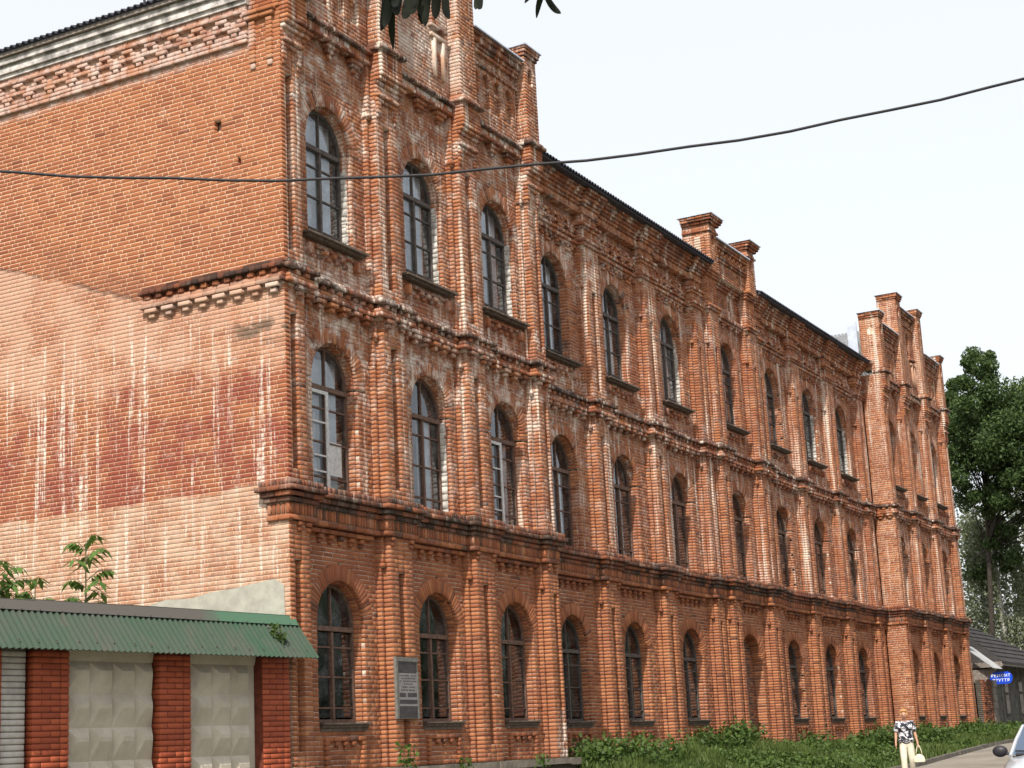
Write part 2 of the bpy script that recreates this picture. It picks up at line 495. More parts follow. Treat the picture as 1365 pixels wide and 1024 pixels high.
def grid_obj(name, xs, ys, zf, mat, kind='structure'):
    X, Y = np.meshgrid(xs, ys, indexing='ij')
    Z = zf(X, Y)
    V = np.stack([X, Y, Z], -1).reshape(-1, 3)
    n, m = X.shape
    i = (np.arange(n-1)[:,None]*m + np.arange(m-1)[None]).ravel()
    Q = np.stack([i, i+m, i+m+1, i+1], 1)
    o = link(name, mesh_np(name, V, Q, mat, smooth=True))
    o["kind"] = kind
    return o

t = NT("dry_earth"); p = t.pos()
c_ = t.mix(t.sstep(t.noise(p, 0.6, 6, .65), .35, .65), (0.11, 0.10, 0.06), (0.06, 0.085, 0.03))
t.bsdf(c_, 0.95, 0, t.noise(p, 9, 6, .7), 0.5, 0.05); M['earth'] = t.m
t = NT("worn_asphalt"); p = t.pos()
c_ = t.mix(t.sstep(t.noise(p, 0.5, 8, .7), .3, .7), (0.15, 0.135, 0.115), (0.25, 0.225, 0.19))
c_ = t.mix(t.math('MULTIPLY', t.sstep(t.noise(p, 30, 3, .7), .45, .7), .5), c_, (0.34, 0.31, 0.27))
t.bsdf(c_, 0.92, 0, t.noise(p, 40, 4, .7), 0.4, 0.01); M['asphalt'] = t.m

ys_far = np.unique(np.concatenate([np.linspace(-500, -30, 8), np.linspace(-30, 30, 25), np.linspace(30, 900, 10)]))
xs_far = np.unique(np.concatenate([np.linspace(-400, -30, 8), np.linspace(-30, 70, 60), np.linspace(70, 1500, 12)]))
grid_obj("ground", xs_far, ys_far, lambda X, Y: gz(X)-0.03, M['earth'])
CURB = -2.95
grid_obj("road", np.linspace(-60, 160, 111), np.linspace(-14.5, CURB-0.02, 8), lambda X, Y: gz(X)+0.0, M['asphalt'])
def vz(X, Y):
    b = gz(X)+0.10
    t_ = np.clip((Y-CURB)/2.6, 0, 1)
    top = np.where(X < 46.8, np.where(X < 9.6, b+.45, np.maximum(1.22, b+0.12)), b+0.05)
    return b + (top-b)*t_**0.8
grid_obj("verge", np.linspace(-0.4, 62, 140), np.linspace(CURB, 0.1, 12), vz, M['earth'])

# kerb: old stones one by one
kerb = empty("kerb", (0, 0, 0)); kerb["kind"] = 'structure'
M['kerb'] = m_plain("kerb_stone", (0.12, 0.11, 0.095), 0.95, 0.3, 5, bump=0.5)
mb = MB(); mb.box(-0.48, 0.48, -0.075, 0.075, -0.15, 0.11); ks = mb.mesh("kerb_stone", M['kerb'])
for i in range(62):
    x = 0.5 + i
    o = link("kerb_stone", ks, kerb, (x, CURB-0.06+R.uniform(-.02,.02), float(gz(x))+R.uniform(-.03, .015)))
    o.rotation_euler = (R.uniform(-.05,.05), -atan2(float(gz(x+.5)-gz(x-.5)), 1), R.uniform(-.02,.02))

# ================================================================== the brick building
BLD = empty("brick_building", (0, 0, 0))
tag(BLD, "long three storey red brick building with arched windows, fluted pilasters and stepped gables", "building")
LEN = 46.58
mir = lambda u: LEN - u
ZB = 1.47                                  # top of the plinth
RO, RI = 0.70, 0.665                         # arch radii: front opening, inner reveal
FLOORS = [dict(sill=2.20, spr=3.88), dict(sill=6.10, spr=8.02), dict(sill=10.50, spr=12.41)]
WIN_A = [1.76, 4.97, 8.04]
WIN_B = [12.07, 15.47, 19.1]
WIN_M = 23.22
WIN_B2 = [27.3, 31.0, 34.6]
WIN_C = [38.52, 41.6, 44.82]
NA, NB, NM = -0.24, -0.94, -0.84            # wall planes (n = -Y): gabled blocks, long parts, middle bay
FA_, FB_, FM_ = 0.0, -0.70, -0.56           # pilaster fronts

RD, DSP = 0.88, 3.70                         # entrance niche: radius, springing
WALL = [Bricks(), Bricks()]                 # ground floor, upper floors
MORT = Bricks()
side_B, side_M = Bricks(), Bricks()

# pilasters: (centre or columns, block front, wall plane)
def cols_std(xc, h=0.37, g=0.10, fl=True):
    return [(xc-h-.10, xc-h-.008, -.15, 0), (xc-h, xc-g-.006, 0, 0), (xc-g, xc+g, -.125, 1), (xc+g+.006, xc+h, 0, 0), (xc+h+.008, xc+h+.10, -.15, 0)]
P0 = [(.105, .15, 0, 0), (.155, .335, -.125, 1), (.341, .56, 0, 0), (.568, .66, -.15, 0)]
P3 = [(8.96, 9.04, -.15, 0), (9.05, 9.30, 0, 0), (9.306, 9.46, -.125, 1), (9.466, 9.545, 0, 0)]
P3m = [(mir(b), mir(a), n, g) for a, b, n, g in reversed(P3)]
P0m = [(mir(b), mir(a), n, g) for a, b, n, g in reversed(P0)]
PILS = []
for cs in (P0, cols_std(3.36), cols_std(6.42), P3): PILS.append((cs, FA_, NA, 'A'))
for xc in (10.15, 13.77, 17.28): PILS.append((cols_std(xc), FB_, NB, 'B'))
PILS.append((cols_std(20.72, .29, .07), FB_, NB, 'B'))
PILS.append((cols_std(21.62, .31, .08), FM_, NM, 'M'))
PILS.append((cols_std(24.82, .31, .08), FM_, NM, 'M'))
PILS.append((cols_std(25.72, .29, .07), FB_, NB, 'B'))
for xc in (29.15, 32.8, 36.38): PILS.append((cols_std(xc), FB_, NB, 'B'))
for cs in (P3m, cols_std(mir(6.42)), cols_std(mir(3.36)), P0m): PILS.append((cs, FA_, NA, 'C'))

def pil_span(cs): return cs[0][0], cs[-1][1]

# ---- walls of the street front
ALLWIN = [(u, NA, 'A') for u in WIN_A] + [(u, NB, 'B') for u in WIN_B] + [(WIN_M, NM, 'M')] + [(u, NB, 'B') for u in WIN_B2] + [(u, NA, 'C') for u in WIN_C]

def front_wall(u0, u1, n, ztop, wins, pils):
    ex = [x_rect(a+.03, b-.03, 0, 99) for a, b in pils]
    for fi, f in enumerate(FLOORS):
        for u in wins:
            zb = f['sill'] - (0.0 if fi else 0.0)
            if fi == 0 and u == WIN_M: zb = 1.0
            if fi == 0 and u == WIN_M: ex.append(x_arch(u, RD, 1.0, DSP, RD+.265)); continue
            ex.append(x_arch(u, RO, zb, f['spr'], RO+0.265))
    zs = [ZB, 5.43, 9.2, ztop]
    for i in range(3):
        mu = (0.47, 0.45, 0.45)[i]
        fill(WALL[0] if i == 0 else WALL[1], MORT, 'front', u0, u1, zs[i], zs[i+1], n, ex, d=0.125, md=0.30, mu=mu, sd=0.15, c=0.005, rec=0.010, jit=0.0032, miss=0.006)

front_wall(0.11, 9.55, NA, 14.4, WIN_A, [pil_span(c) for c, f, n, b in PILS if b == 'A'])
front_wall(9.55, 21.25, NB, 13.6, WIN_B, [pil_span(c) for c, f, n, b in PILS if b == 'B'])
front_wall(21.25, 25.2, NM, 13.9, [WIN_M], [pil_span(c) for c, f, n, b in PILS if b == 'M'])
front_wall(25.2, 37.0, NB, 13.6, WIN_B2, [pil_span(c) for c, f, n, b in PILS if b == 'B'])
front_wall(37.04, LEN-.02, NA, 14.4, WIN_C, [pil_span(c) for c, f, n, b in PILS if b == 'C'])

# arches, reveals
for u, n, b in ALLWIN:
    for fi, f in enumerate(FLOORS):
        W = WALL[0] if fi == 0 else WALL[1]
        zs = f['spr']; zb = f['sill']
        if fi == 0 and b == 'M':
            ring(W, MORT, 'front', u, DSP, RD, RD+.27, n-.34, n+.004, mu=.45, sd=.2)
            for k in range(int(round(ZB/CO)), int(round(DSP/CO))):
                for s_ in (-1, 1):
                    a, c2 = sorted((u+s_*(RD-.01), u+s_*(RD+.12)))
                    W.box('front', a, c2, k*CO+.005, (k+1)*CO-.005, n-.34, n-.01+R.gauss(0,.003), tn(.48,.2), .007)
                    MORT.box('front', a+.004, c2-.004, k*CO, (k+1)*CO, n-.33, n-.02)
            continue
        ring(W, MORT, 'front', u, zs, RO, RO+.27, n-.075, n+.004, mu=.45, sd=.2)
        ring(W, MORT, 'front', u, zs-.0, RI, RO+.03, n-.26, n-.075, mu=.42, sd=.2)
        for k in range(int(round(zb/CO)), int(round(zs/CO))):
            for s_ in (-1, 1):
                a, c2 = sorted((u+s_*RI, u+s_*(RO+.03)))
                W.box('front', a, c2, k*CO+.005, (k+1)*CO-.005, n-.26, n-.075+R.gauss(0,.003), tn(.45,.2), .007)
                MORT.box('front', a+.004*(s_<0 and 1 or 1), c2-.004, k*CO, (k+1)*CO, n-.25, n-.085)

# ---- pilasters, one part per storey
ZP = [(ZB, 5.42), (6.06, 9.36), (9.76, 14.35)]
for cs, nf, nw, blk in PILS:
    for fi, (za, zb) in enumerate(ZP):
        if fi == 2: zb = 14.35 if blk in 'AC' else (13.75 if blk == 'M' else 13.60)
        B, Mo = Bricks(), Bricks()
        k0, k1 = int(round(za/CO)), int(round(zb/CO))
        gtop = zb - (0.62 if fi == 0 else 0.42 if fi == 1 else 1.15)
        gbot = za + (0.28 if fi == 0 else 0.22)
        for k in range(k0, k1):
            z0, z1 = k*CO+.006, (k+1)*CO-.006; zm = (z0+z1)/2
            ing = gbot < zm < gtop
            for a, b, n, g in cs:
                nn = nf + n
                if g and not ing: nn = nf - .004
                if n < -.14 and zm > gtop + .08: nn = nf - .10          # the outer strip thickens above its little ledge
                if g or b-a < .15 or k % 2:
                    B.box('front', a, b, z0, z1, nw-.06, nn+R.gauss(0,.0025), tn(.52,.15), (.0075 if fi == 0 else .005))
                else:
                    m_ = (a+b)/2 + R.uniform(-.02,.02)
                    B.box('front', a, m_-.004, z0, z1, nw-.06, nn+R.gauss(0,.0025), tn(.52,.15), (.0075 if fi == 0 else .005))
                    B.box('front', m_+.004, b, z0, z1, nw-.06, nn+R.gauss(0,.0025), tn(.52,.15), (.0075 if fi == 0 else .005))
                Mo.box('front', a+.008, b-.006, k*CO, (k+1)*CO, nw-.06, nn-(.010 if fi == 0 else .007))
        # little ledge bricks closing the outer strips and the flute
        for a, b, n, g in cs:
            if n < -.14:
                B.box('front', a-.012, b+.004, gtop+.09, gtop+.155, nw-.06, nf-.075, tn(.3,.2), .006)
        if fi == 0 and False: pass
        o = B.build("pilaster", M['brick_gf'] if fi == 0 else M['brick'], BLD)
        j = Mo.build("mortar_joints", M['mortar'], o, chamfer=False)

# ---- belts, following every pilaster (ressauts)
def segs_front(za=0):
    """(u0, u1, base n, is_pilaster)"""
    out = []
    for blk, u0, u1, nw in (('A', 0.0, 9.56, NA), ('B', 9.56, 21.22, NB), ('M', 21.22, 25.22, NM), ('B', 25.22, 36.96, NB), ('C', 37.02, LEN, NA)):
        ps = sorted([(max(u0, c[0][0]-.0), min(u1, c[-1][1]), f) for c, f, n, b in PILS if b == blk and u0-.3 < c[0][0] and c[-1][1] < u1+.3])
        cur = u0
        for a, b, f in ps:
            if a - cur > .03: out.append((cur, a, nw, False, blk))
            out.append((max(a, u0), b, f, True, blk)); cur = b
        if u1 - cur > .03: out.append((cur, u1, nw, False, blk))
    return out
SEG = segs_front()

# belt 1: above the ground floor
BELT1, BELT2 = Bricks(), Bricks()
BM = Bricks()
def belt1(B, fr, u0, u1, base, over=0.0, mu=-.06):
    rows = [(5.43, 5.51, .055, ST), (5.53, 5.70, .045, .062), (5.715, 5.79, .085, ST), (5.805, 5.88, .135, ST), (5.895, 5.97, .195, ST)]
    for z0, z1, pr, L in rows:
        e = over*pr
        course_row(B, fr, u0-e, u1+e, z0, z1, base-.25, base+pr, L, .022 if L < .1 else J, mu=(.34 if z0 < 5.7 else mu), sd=.22)
    # sloping weathering of bricks on edge
    m = max(1, int(round((u1-u0+2*over*.14)/.074))); s = (u1-u0+2*over*.14)/m
    for i in range(m):
        B.box(fr, u0-over*.14+i*s+.005, u0-over*.14+(i+1)*s-.005, 5.975, 6.075+R.gauss(0,.004), base-.25, base+.145+R.gauss(0,.006), tn(mu+.08,.2), .012)
    BM.box(fr, u0, u1, 5.44, 6.06, base-.25, base+.02)
for u0, u1, base, ip, blk in SEG:
    b = base if ip else base + .11
    belt1(BELT1, 'front', u0, u1, b, 1.0 if ip else 0.0)
    if ip:
        for uu_ in (u0+.12, u1-.2):
            for q, (z, pr, w) in enumerate(((5.345, .05, .13), (5.26, .03, .11))):
                BELT1.box('front', uu_-w/2+.05, uu_+w/2+.05, z, z+.066, base-.1, base+pr, tn(.35,.15))
# return of the belt on the yard side and on the flank of the far gabled block
belt1(BELT1, 'side', -0.36, -0.0, 0.0, 1.0)
def flank(u): return u
BELT1_o = None

# belt 2: above the first floor, with stepped brackets
BR_MESH = {}
def bracket_mesh(dark):
    B = Bricks()
    for q in range(1):
        B.box('front', -.125, .125, .085, .155, -.05, .12, dark, .008)
        B.box('front', -.062, .062, .0, .07, -.05, .075, dark-.05, .008)
    V, Q, T = B.arrays()
    return mesh_np("bracket", V, Q, M['brick'], T)
BRK = [bracket_mesh(v) for v in (.15, .35, .55, .8)]
BRK_S = []
for v in (1.30, 1.45, 1.2, .45):
    me = BRK[0].copy(); me.materials.clear(); me.materials.append(M['brick_side'])
    me.attributes["tint"].data.foreach_set("value", np.full(len(me.vertices), v, dtype=np.float32))
    BRK_S.append(me)

def belt2(B, fr, u0, u1, base, over=0.0, brk=None, mu=.28):
    e = over
    course_row(B, fr, u0-e*.13, u1+e*.13, 9.40, 9.47, base-.25, base+.13, ST, J, mu=mu, sd=.22)
    course_row(B, fr, u0-e*.09, u1+e*.09, 9.48, 9.55, base-.25, base+.09, ST, J, mu=mu+.1, sd=.22)
    course_row(B, fr, u0-e*.03, u1+e*.03, 9.56, 9.63, base-.25, base+.03, ST, J, mu=mu+.1, sd=.2)
    m = max(1, int(round((u1-u0)/.25))); s = (u1-u0)/m
    for i in range(m):
        uu_ = u0+(i+.5)*s
        B.box(fr, uu_-.06, uu_+.06, 9.555, 9.632, base-.05, base+.12, tn(mu,.25), .008)
    course_row(B, fr, u0-e*.16, u1+e*.16, 9.64, 9.715, base-.25, base+.165, HD, J, mu=-.2, sd=.15)
    course_row(B, fr, u0-e*.10, u1+e*.10, 9.725, 9.79, base-.25, base+.09, ST, J, mu=-.05, sd=.2)
    BM.box(fr, u0, u1, 9.36, 9.78, base-.25, base+.015)
    m = max(1, int(round((u1-u0)/.385))); s = (u1-u0)/m
    for i in range(m):
        uu_ = u0+(i+.5)*s
        if brk is not None: brk(uu_, 9.232, base)
        else:
            B.box(fr, uu_-.125, uu_+.125, 9.317, 9.387, base-.05, base+.12, tn(mu,.2), .008)
            B.box(fr, uu_-.062, uu_+.062, 9.232, 9.302, base-.05, base+.075, tn(mu,.2), .008)
for u0, u1, base, ip, blk in SEG:
    b = base if ip else base + .05
    if ip:
        belt2(BELT2, 'front', u0, u1, b, 1.0)
    elif blk == 'A':
        belt2(BELT2, 'front', u0, u1, b, 0.0, lambda u, z, n: link("bracket", R.choice(BRK), BLD, (u, -n, z)))
    else:
        belt2(BELT2, 'front', u0, u1, b, 0.0)
def side_brk(u, z, n):
    o = link("bracket", R.choice(BRK_S), BLD, (-n, -u, z)); o.rotation_euler = (0, 0, -pi/2); return o
SBELT = Bricks()
belt2(SBELT, 'side', -2.95, -0.0, 0.0, 0.35, side_brk, mu=.25)

# ---- flank of the far gabled block, facing the camera (plane X = 36.93)
FR['flank'] = ((36.93,0,0), (0,-1,0), (0,0,1), (-1,0,0)); FR['shopside'] = ((0,0,0), (0,-1,0), (0,0,1), (-1,0,0))
FN = list(FR); FA = np.array([FR[k] for k in FN], dtype=float)
FL = Bricks()
fill(FL, MORT, 'flank', -0.72, 0.004, ZB, 14.6, 0.0, d=.10, md=.10, mu=.62, sd=.2, c=.006)
belt1(BELT1, 'flank', -0.66, 0.0, 0.0, .35, mu=.05)
belt2(BELT2, 'flank', -0.66, 0.0, 0.0, .35, mu=.45)
# right flank of the near gabled block and the far end wall
FR['nearflank'] = ((9.55,0,0), (0,1,0), (0,0,1), (1,0,0)); FR['endwall'] = ((LEN,0,0), (0,1,0), (0,0,1), (1,0,0))
FN = list(FR); FA = np.array([FR[k] for k in FN], dtype=float)
fill(FL, MORT, 'nearflank', 0.0, 0.72, ZB, 14.6, 0.0, d=.05, md=.05, mu=.5)
MORT.box('endwall', 0.02, 14, 0.6, 15, -.3, -.005)
FL.build("flank_bricks", M['brick'], BLD, kind='stuff')

# ---- under-sill panels, sills
DENT = Bricks()
mb_sill = MB(); mb_sill.box(-.94, .94, -.20, .22, .005, .045); mb_sill.box(-.90, .90, -.13, .22, -.035, .003)
SILL3 = mb_sill.mesh("sill", M['sill'])
mb_sill = MB(); mb_sill.box(-.70, .70, -.09, .30, 0, .03); mb_sill.box(-.68, .68, -.05, .30, -.05, -.002); mb_sill.box(-.68, .68, -.02, .30, -.105, -.052)
SILL1 = mb_sill.mesh("sill", M['sill'])
for u, n, b in ALLWIN:
    # top floor: dentil rows under the slab
    z = 10.42
    for r_ in range(2):
        for i in range(7):
            if (i + r_) % 2 == 0: continue
            DENT.box('front', u-.46+i*.13, u-.46+i*.13+.12, z-.17-r_*.085, z-.10-r_*.085, n-.05, n+.10-r_*.04, tn(.35,.25), .007)
    DENT.box('front', u-.80, u-.68, z-.25, z-.06, n-.05, n+.11, tn(.4,.2)); DENT.box('front', u+.68, u+.80, z-.25, z-.06, n-.05, n+.11, tn(.4,.2))
    course_row(DENT, 'front', u-.64, u+.64, z-.085, z-.065+.02, n-.05, n+.07, ST, J, mu=.3)
    # ground floor: sunk panel with three drops
    if not (b == 'M'):
        zt = 1.93
        course_row(DENT, 'front', u-.60, u+.60, zt, zt+.07, n-.05, n+.05, ST, J, mu=.35)
        for s_ in (-1, 1):
            for k in range(19, 25): DENT.box('front', u+s_*.54-.06, u+s_*.54+.06, k*CO+.005, (k+1)*CO-.005, n-.05, n+.05, tn(.45,.2))
        for i in range(3):
            DENT.box('front', u-.30+i*.24, u-.18+i*.24, zt-.075, zt-.008, n-.05, n+.05, tn(.35,.2))
            if i == 1: DENT.box('front', u-.03, u+.03, zt-.14, zt-.08, n-.05, n+.04, tn(.35,.2))
    # drops under belt 1
    if True:
        for i in range(5):
            uu_ = u-.62+i*.31
            DENT.box('front', uu_-.06, uu_+.06, 5.25, 5.32, n-.05, n+.08, tn(.3,.2))
            DENT.box('front', uu_-.045, uu_+.045, 5.18, 5.245, n-.05, n+.045, tn(.35,.2))
        course_row(DENT, 'front', u-.95, u+.95, 5.335, 5.405, n-.05, n+.10, ST, J, mu=.3)

# ---- entablature of the gabled blocks
TOP = Bricks()
WASH = 1.38
def bay_ledge(uc, h, n, brk=3, wash=.5):
    u0, u1 = uc-h, uc+h
    course_row(TOP, 'front', u0, u1, 14.32, 14.39, n-.05, n+.20, ST, J, mu=.25)
    m = int(round((u1-u0)/.085)); s = (u1-u0)/m
    for i in range(m):
        TOP.box('front', u0+i*s+.008, u0+(i+1)*s-.008, 14.40, 14.515, n-.05, n+.16, (WASH+R.gauss(0,.15)) if R.random() < wash else tn(.5,.2), .008)
    course_row(TOP, 'front', u0, u1, 14.525, 14.595, n-.05, n+.24, ST, J, mu=-.15)
    course_row(TOP, 'front', u0, u1, 14.60, 14.66, n-.05, n+.18, ST, J, mu=.2)
    BM.box('front', u0, u1, 14.33, 14.64, n-.2, n+.14)
    for i in range(brk):
        uu_ = uc + (i-(brk-1)/2)*(2*h/brk)
        TOP.box('front', uu_-.19, uu_+.19, 14.235, 14.305, n-.05, n+.14, tn(.3,.2))
        TOP.box('front', uu_-.13, uu_+.13, 14.155, 14.228, n-.05, n+.10, tn(.4,.2))
        TOP.box('front', uu_-.06, uu_+.06, 14.07, 14.145, n-.05, n+.06, tn(.45,.2))

def niche(fr, B, uc, zb, zs, r, n, d=.09, cap=True):
    """small blind arch: ring of bricks, sunk back"""
    ring(B, BM, fr, uc, zs, r, r+.10, n-d, n+.012, w=.07, mu=.5)
    fill(B, BM, fr, uc-r-.02, uc+r+.02, zb, zs+r, n-d, d=.05, md=.1, mu=.5)

def pier(uc, h, z0, z1, n0, n1, over=.09, cap=.22, mu=.6, arch=True, apex=.16, flank=None):
    """free standing parapet pier with corbelled head and zinc cap; flank: also niche on its left side"""
    L = n1-n0
    FR['pl'] = ((uc-h, 0, 0), (0,-1,0), (0,0,1), (-1,0,0)); FR['pr'] = ((uc+h, 0, 0), (0,1,0), (0,0,1), (1,0,0))
    global FN, FA
    FN = list(FR); FA = np.array([FR[k] for k in FN], dtype=float)
    B = Bricks()
    ex = []
    zt = z1-cap
    if arch:
        ex = [x_arch(uc, .11, zt-.60, zt-.38, .11+.10)]
        niche('front', B, uc, zt-.60, zt-.38, .11, n1)
    fill(B, B_m(B), 'front', uc-h+.10, uc+h-.10, z0, zt, n1, ex, d=.09, md=.1, mu=mu, c=.009)
    fill(B, B_m(B), 'pl', n0, n1+.004, z0, zt, 0, [x_arch(n1-.33, .13, zt-.62, zt-.40, .13)] if flank else [], d=.10, md=.1, mu=mu, c=.009)
    fill(B, B_m(B), 'pr', -n1-.004, -n0, z0, zt, 0, d=.10, md=.1, mu=mu, c=.009)
    if flank:
        ring(B, None, 'pl', n1-.33, zt-.40, .06, .13, -.08, -.01, w=.07, mu=.9)
        fill(B, None, 'pl', n1-.46, n1-.20, zt-.62, zt-.38, -.05, d=.03, mu=.95)
        for zq in (zt-1.0, zt-1.02+.12): B.box('pl', n1-.40, n1-.26, zq-.05, zq, -.02, .018, tn(.6))
    for q, (dz, e) in enumerate(((0, over*.45), (.075, over*.8), (.15, over))):
        if dz >= cap: break
        for fr_, a, b in (('front', uc-h-e, uc+h+e), ('pl', n0, n1+e), ('pr', -n1-e, -n0)):
            off = n1+e if fr_ == 'front' else e
            course_row(B, fr_, a, b, zt+dz+.005, zt+dz+.072, off-.2, off, ST, J, mu=.35)
    B.m.box('front', uc-h+.02, uc+h-.02, z0, z1, n0, n1-.10)
    o = B.build("parapet_pier", M['brick'], BLD)
    B.m.build("mortar_joints", M['mortar'], o, chamfer=False)
    e = over+.03; mb = MB()
    y0, y1 = -n1-e, -n0+e*.3
    mb.add([(uc-h-e, y0, z1-.01), (uc+h+e, y0, z1-.01), (uc+h+e, y1, z1-.01), (uc-h-e, y1, z1-.01),
            (uc-h-e, y0, z1+.02), (uc+h+e, y0, z1+.02), (uc+h+e, y1, z1+.02), (uc-h-e, y1, z1+.02), (uc, (y0+y1)/2, z1+apex)],
           [(0,3,2,1), (0,1,5,4), (1,2,6,5), (2,3,7,6), (3,0,4,7), (4,5,8), (5,6,8), (6,7,8), (7,4,8)])
    mb.obj("cap", M['zinc'], o)
    return o
def B_m(B):
    if not hasattr(B, 'm'): B.m = Bricks()
    return B.m

PAR = Bricks()
def gable(pc, flip):
    """pc: four pilaster centres with half widths, left to right; taller between 2nd and 3rd"""
    # capitals above the brackets
    for i, (uc, h, l_, r_) in enumerate(pc):
        for z0, z1, pr in ((13.62, 13.70, .05), (13.71, 13.78, .10), (13.79, 13.87, .05), (13.872, 13.948, .04), (13.95, 14.03, .09), (14.04, 14.11, .14), (14.12, 14.62, .17)):
            k = z0
            while k < z1-.03:
                course_row(TOP, 'front', l_-.0, r_+.0, k+.004, min(z1, k+.0775)-.006, NA-.02, pr+R.gauss(0,.002), ST, J, mu=.5, c=.010)
                k += .0775
        for uu_ in (l_+.08, r_-.08):
            [TOP.box('front', uu_-.06, uu_+.06, 13.39+q_*CO, 13.39+(q_+1)*CO-.010, NA, .05, tn(.5), .007) for q_ in range(3)]; TOP.box('front', uu_-.05, uu_+.05, 13.30, 13.39, NA, .03, tn(.3), .01)
        course_row(TOP, 'front', l_-.06, r_+.06, 14.63, 14.70, NA-.02, .26, ST, J, mu=-.15)
        course_row(TOP, 'front', l_-.03, r_+.03, 14.705, 14.77, NA-.02, .20, ST, J, mu=.2)
        BM.box('front', l_+.02, r_-.02, 13.64, 14.76, NA-.05, .02)
    for i in range(3):
        a = pc[i][3]+.005; b = pc[i+1][2]-.005; uc = (a+b)/2; h = (b-a)/2
        bay_ledge(uc, h, NA, 3, .25 if i != 1 else .85)
        pn = -.12
        if i != 1:
            ex = []
            for q in range(4):
                w = uc + (q-1.5)*.50
                ex.append(x_arch(w, .15, 15.03, 15.68, .25))
                niche('front', PAR, w, 15.03, 15.68, .15, pn)
                # small corbelled drop in each niche
                PAR.box('front', w-.09, w+.09, 15.48, 15.55, pn-.1, pn-.03, tn(.6)); PAR.box('front', w-.045, w+.045, 15.40, 15.47, pn-.1, pn-.045, tn(.6))
            fill(PAR, BM, 'front', a, b, 14.64, 16.45, pn, ex, d=.10, md=.25, mu=.45, c=.009)
            course_row(PAR, 'front', a, b, 15.92, 15.985, pn-.05, pn+.05, ST, J, mu=.2)
            course_row(PAR, 'front', a, b, 16.20, 16.27, pn-.05, pn+.07, ST, J, mu=.3)
            course_row(PAR, 'front', a, b, 16.28, 16.35, pn-.05, pn+.11, ST, J, mu=.2)
            course_row(PAR, 'front', a, b, 16.36, 16.48, pn-.05, pn+.17, ST, J, mu=.15)
            course_row(PAR, 'front', a, b, 16.49, 16.56, pn-.05, pn+.22, ST, J, mu=.1)
            BM.box('front', a, b, 14.64, 16.56, pn-.35, pn-.13); BM.box('front', a, b, 15.95, 16.56, pn-.2, pn-.01)
            mb = MB(); mb.hexa([(a,-pn-.28,16.57),(b,-pn-.28,16.57),(b,-pn+.40,16.60),(a,-pn+.40,16.60),(a,-pn-.28,16.60),(b,-pn-.28,16.60),(b,-pn+.40,16.70),(a,-pn+.40,16.70)])
            mb.obj("coping", M['zinc'], BLD)
        else:
            ex = []
            for q in (-1, 1):
                ex.append(x_arch(uc+q*.36, .20, 16.05, 16.95, .32))
                niche('front', PAR, uc+q*.36, 16.05, 16.95, .20, pn)
            fill(PAR, BM, 'front', a, b, 14.64, 17.85, pn, ex, d=.10, md=.25, mu=.45, c=.009)
            # blind window frame in the lower part
            for (x0, x1, z0, z1) in ((uc+.42, uc+.98, 15.86, 15.94), (uc+.50, uc+.58, 15.0, 15.84), (uc+.84, uc+.92, 15.0, 15.84)):
                PAR.box('front', x0, x1, z0, z1, pn-.05, pn+.07, 1.2, .008)
            PAR.box('front', uc+.38, uc+1.0, 16.05, 16.12, pn-.05, pn+.10, .1)
            course_row(PAR, 'front', a, b, 17.35, 17.42, pn-.05, pn+.06, ST, J, mu=.2)
            course_row(PAR, 'front', a, b, 17.70, 17.78, pn-.05, pn+.10, ST, J, mu=.2)
            course_row(PAR, 'front', a, b, 17.79, 17.90, pn-.05, pn+.16, ST, J, mu=.15)
            BM.box('front', a, b, 14.64, 17.9, pn-.35, pn-.13)
            mb = MB(); mb.hexa([(a,-pn-.22,17.905),(b,-pn-.22,17.905),(b,-pn+.40,17.93),(a,-pn+.40,17.93),(a,-pn-.22,17.935),(b,-pn-.22,17.935),(b,-pn+.40,18.02),(a,-pn+.40,18.02)])
            mb.obj("coping", M['zinc'], BLD)
    for i, (uc, h, l_, r_) in enumerate(pc):
        w = (r_-l_)/2; c_ = (l_+r_)/2
        hi = i in (1, 2)
        pier(c_, w-.02, 14.78, 18.28 if hi else 16.96, -.62, .12, arch=not hi or True, flank=(i == 0 and not flip) or (i == 0))
gable([(.33, .33, .02, .60), (3.36, .37, 2.99, 3.73), (6.42, .37, 6.05, 6.79), (9.3, .3, 9.0, 9.60)], False)
gable([(mir(9.3), .3, mir(9.60), mir(9.0)), (mir(6.42), .37, mir(6.79), mir(6.05)), (mir(3.36), .37, mir(3.73), mir(2.99)), (mir(.33), .33, mir(.60), mir(.02))], True)

# ---- head of the long parts: dentils, frieze of crosses, cornice
def frieze(B, fr, u0, u1, z0, n, pr, white=0.0, mu=.45):
    T = .54; m = max(1, int(round((u1-u0)/T))); T = (u1-u0)/m
    def bx(a, b, k, p_):
        a, b = max(a, u0), min(b, u1)
        if b-a < .03: return
        tt = tn(mu,.2)+white
        B.box(fr, a+.005, b-.005, z0+k*CO+.005, z0+(k+1)*CO-.005, n-.05, n+p_+R.gauss(0,.003), tt, .008)
    for i in range(m):
        c0 = u0+(i+.5)*T; c1 = c0+T/2
        bx(c0-.06, c0+.06, 0, pr); bx(c1-.17, c1+.02, 0, pr*.8); bx(c1+.02, c1+.17, 0, pr*.8)
        bx(c0-.125, c0+.125, 1, pr*1.2)
        bx(c0-.06, c0+.06, 2, pr*1.1); bx(c1-.19, c1+.0, 2, pr*1.1); bx(c1, c1+.19, 2, pr*1.1)
        bx(c1-.19, c1-.07, 3, pr*1.1); bx(c1+.07, c1+.19, 3, pr*1.1)
        bx(c0-.10, c0+.0, 3, pr*.5)
        bx(c1-.125, c1+.125, 4, pr*1.15)
CORN = Bricks()
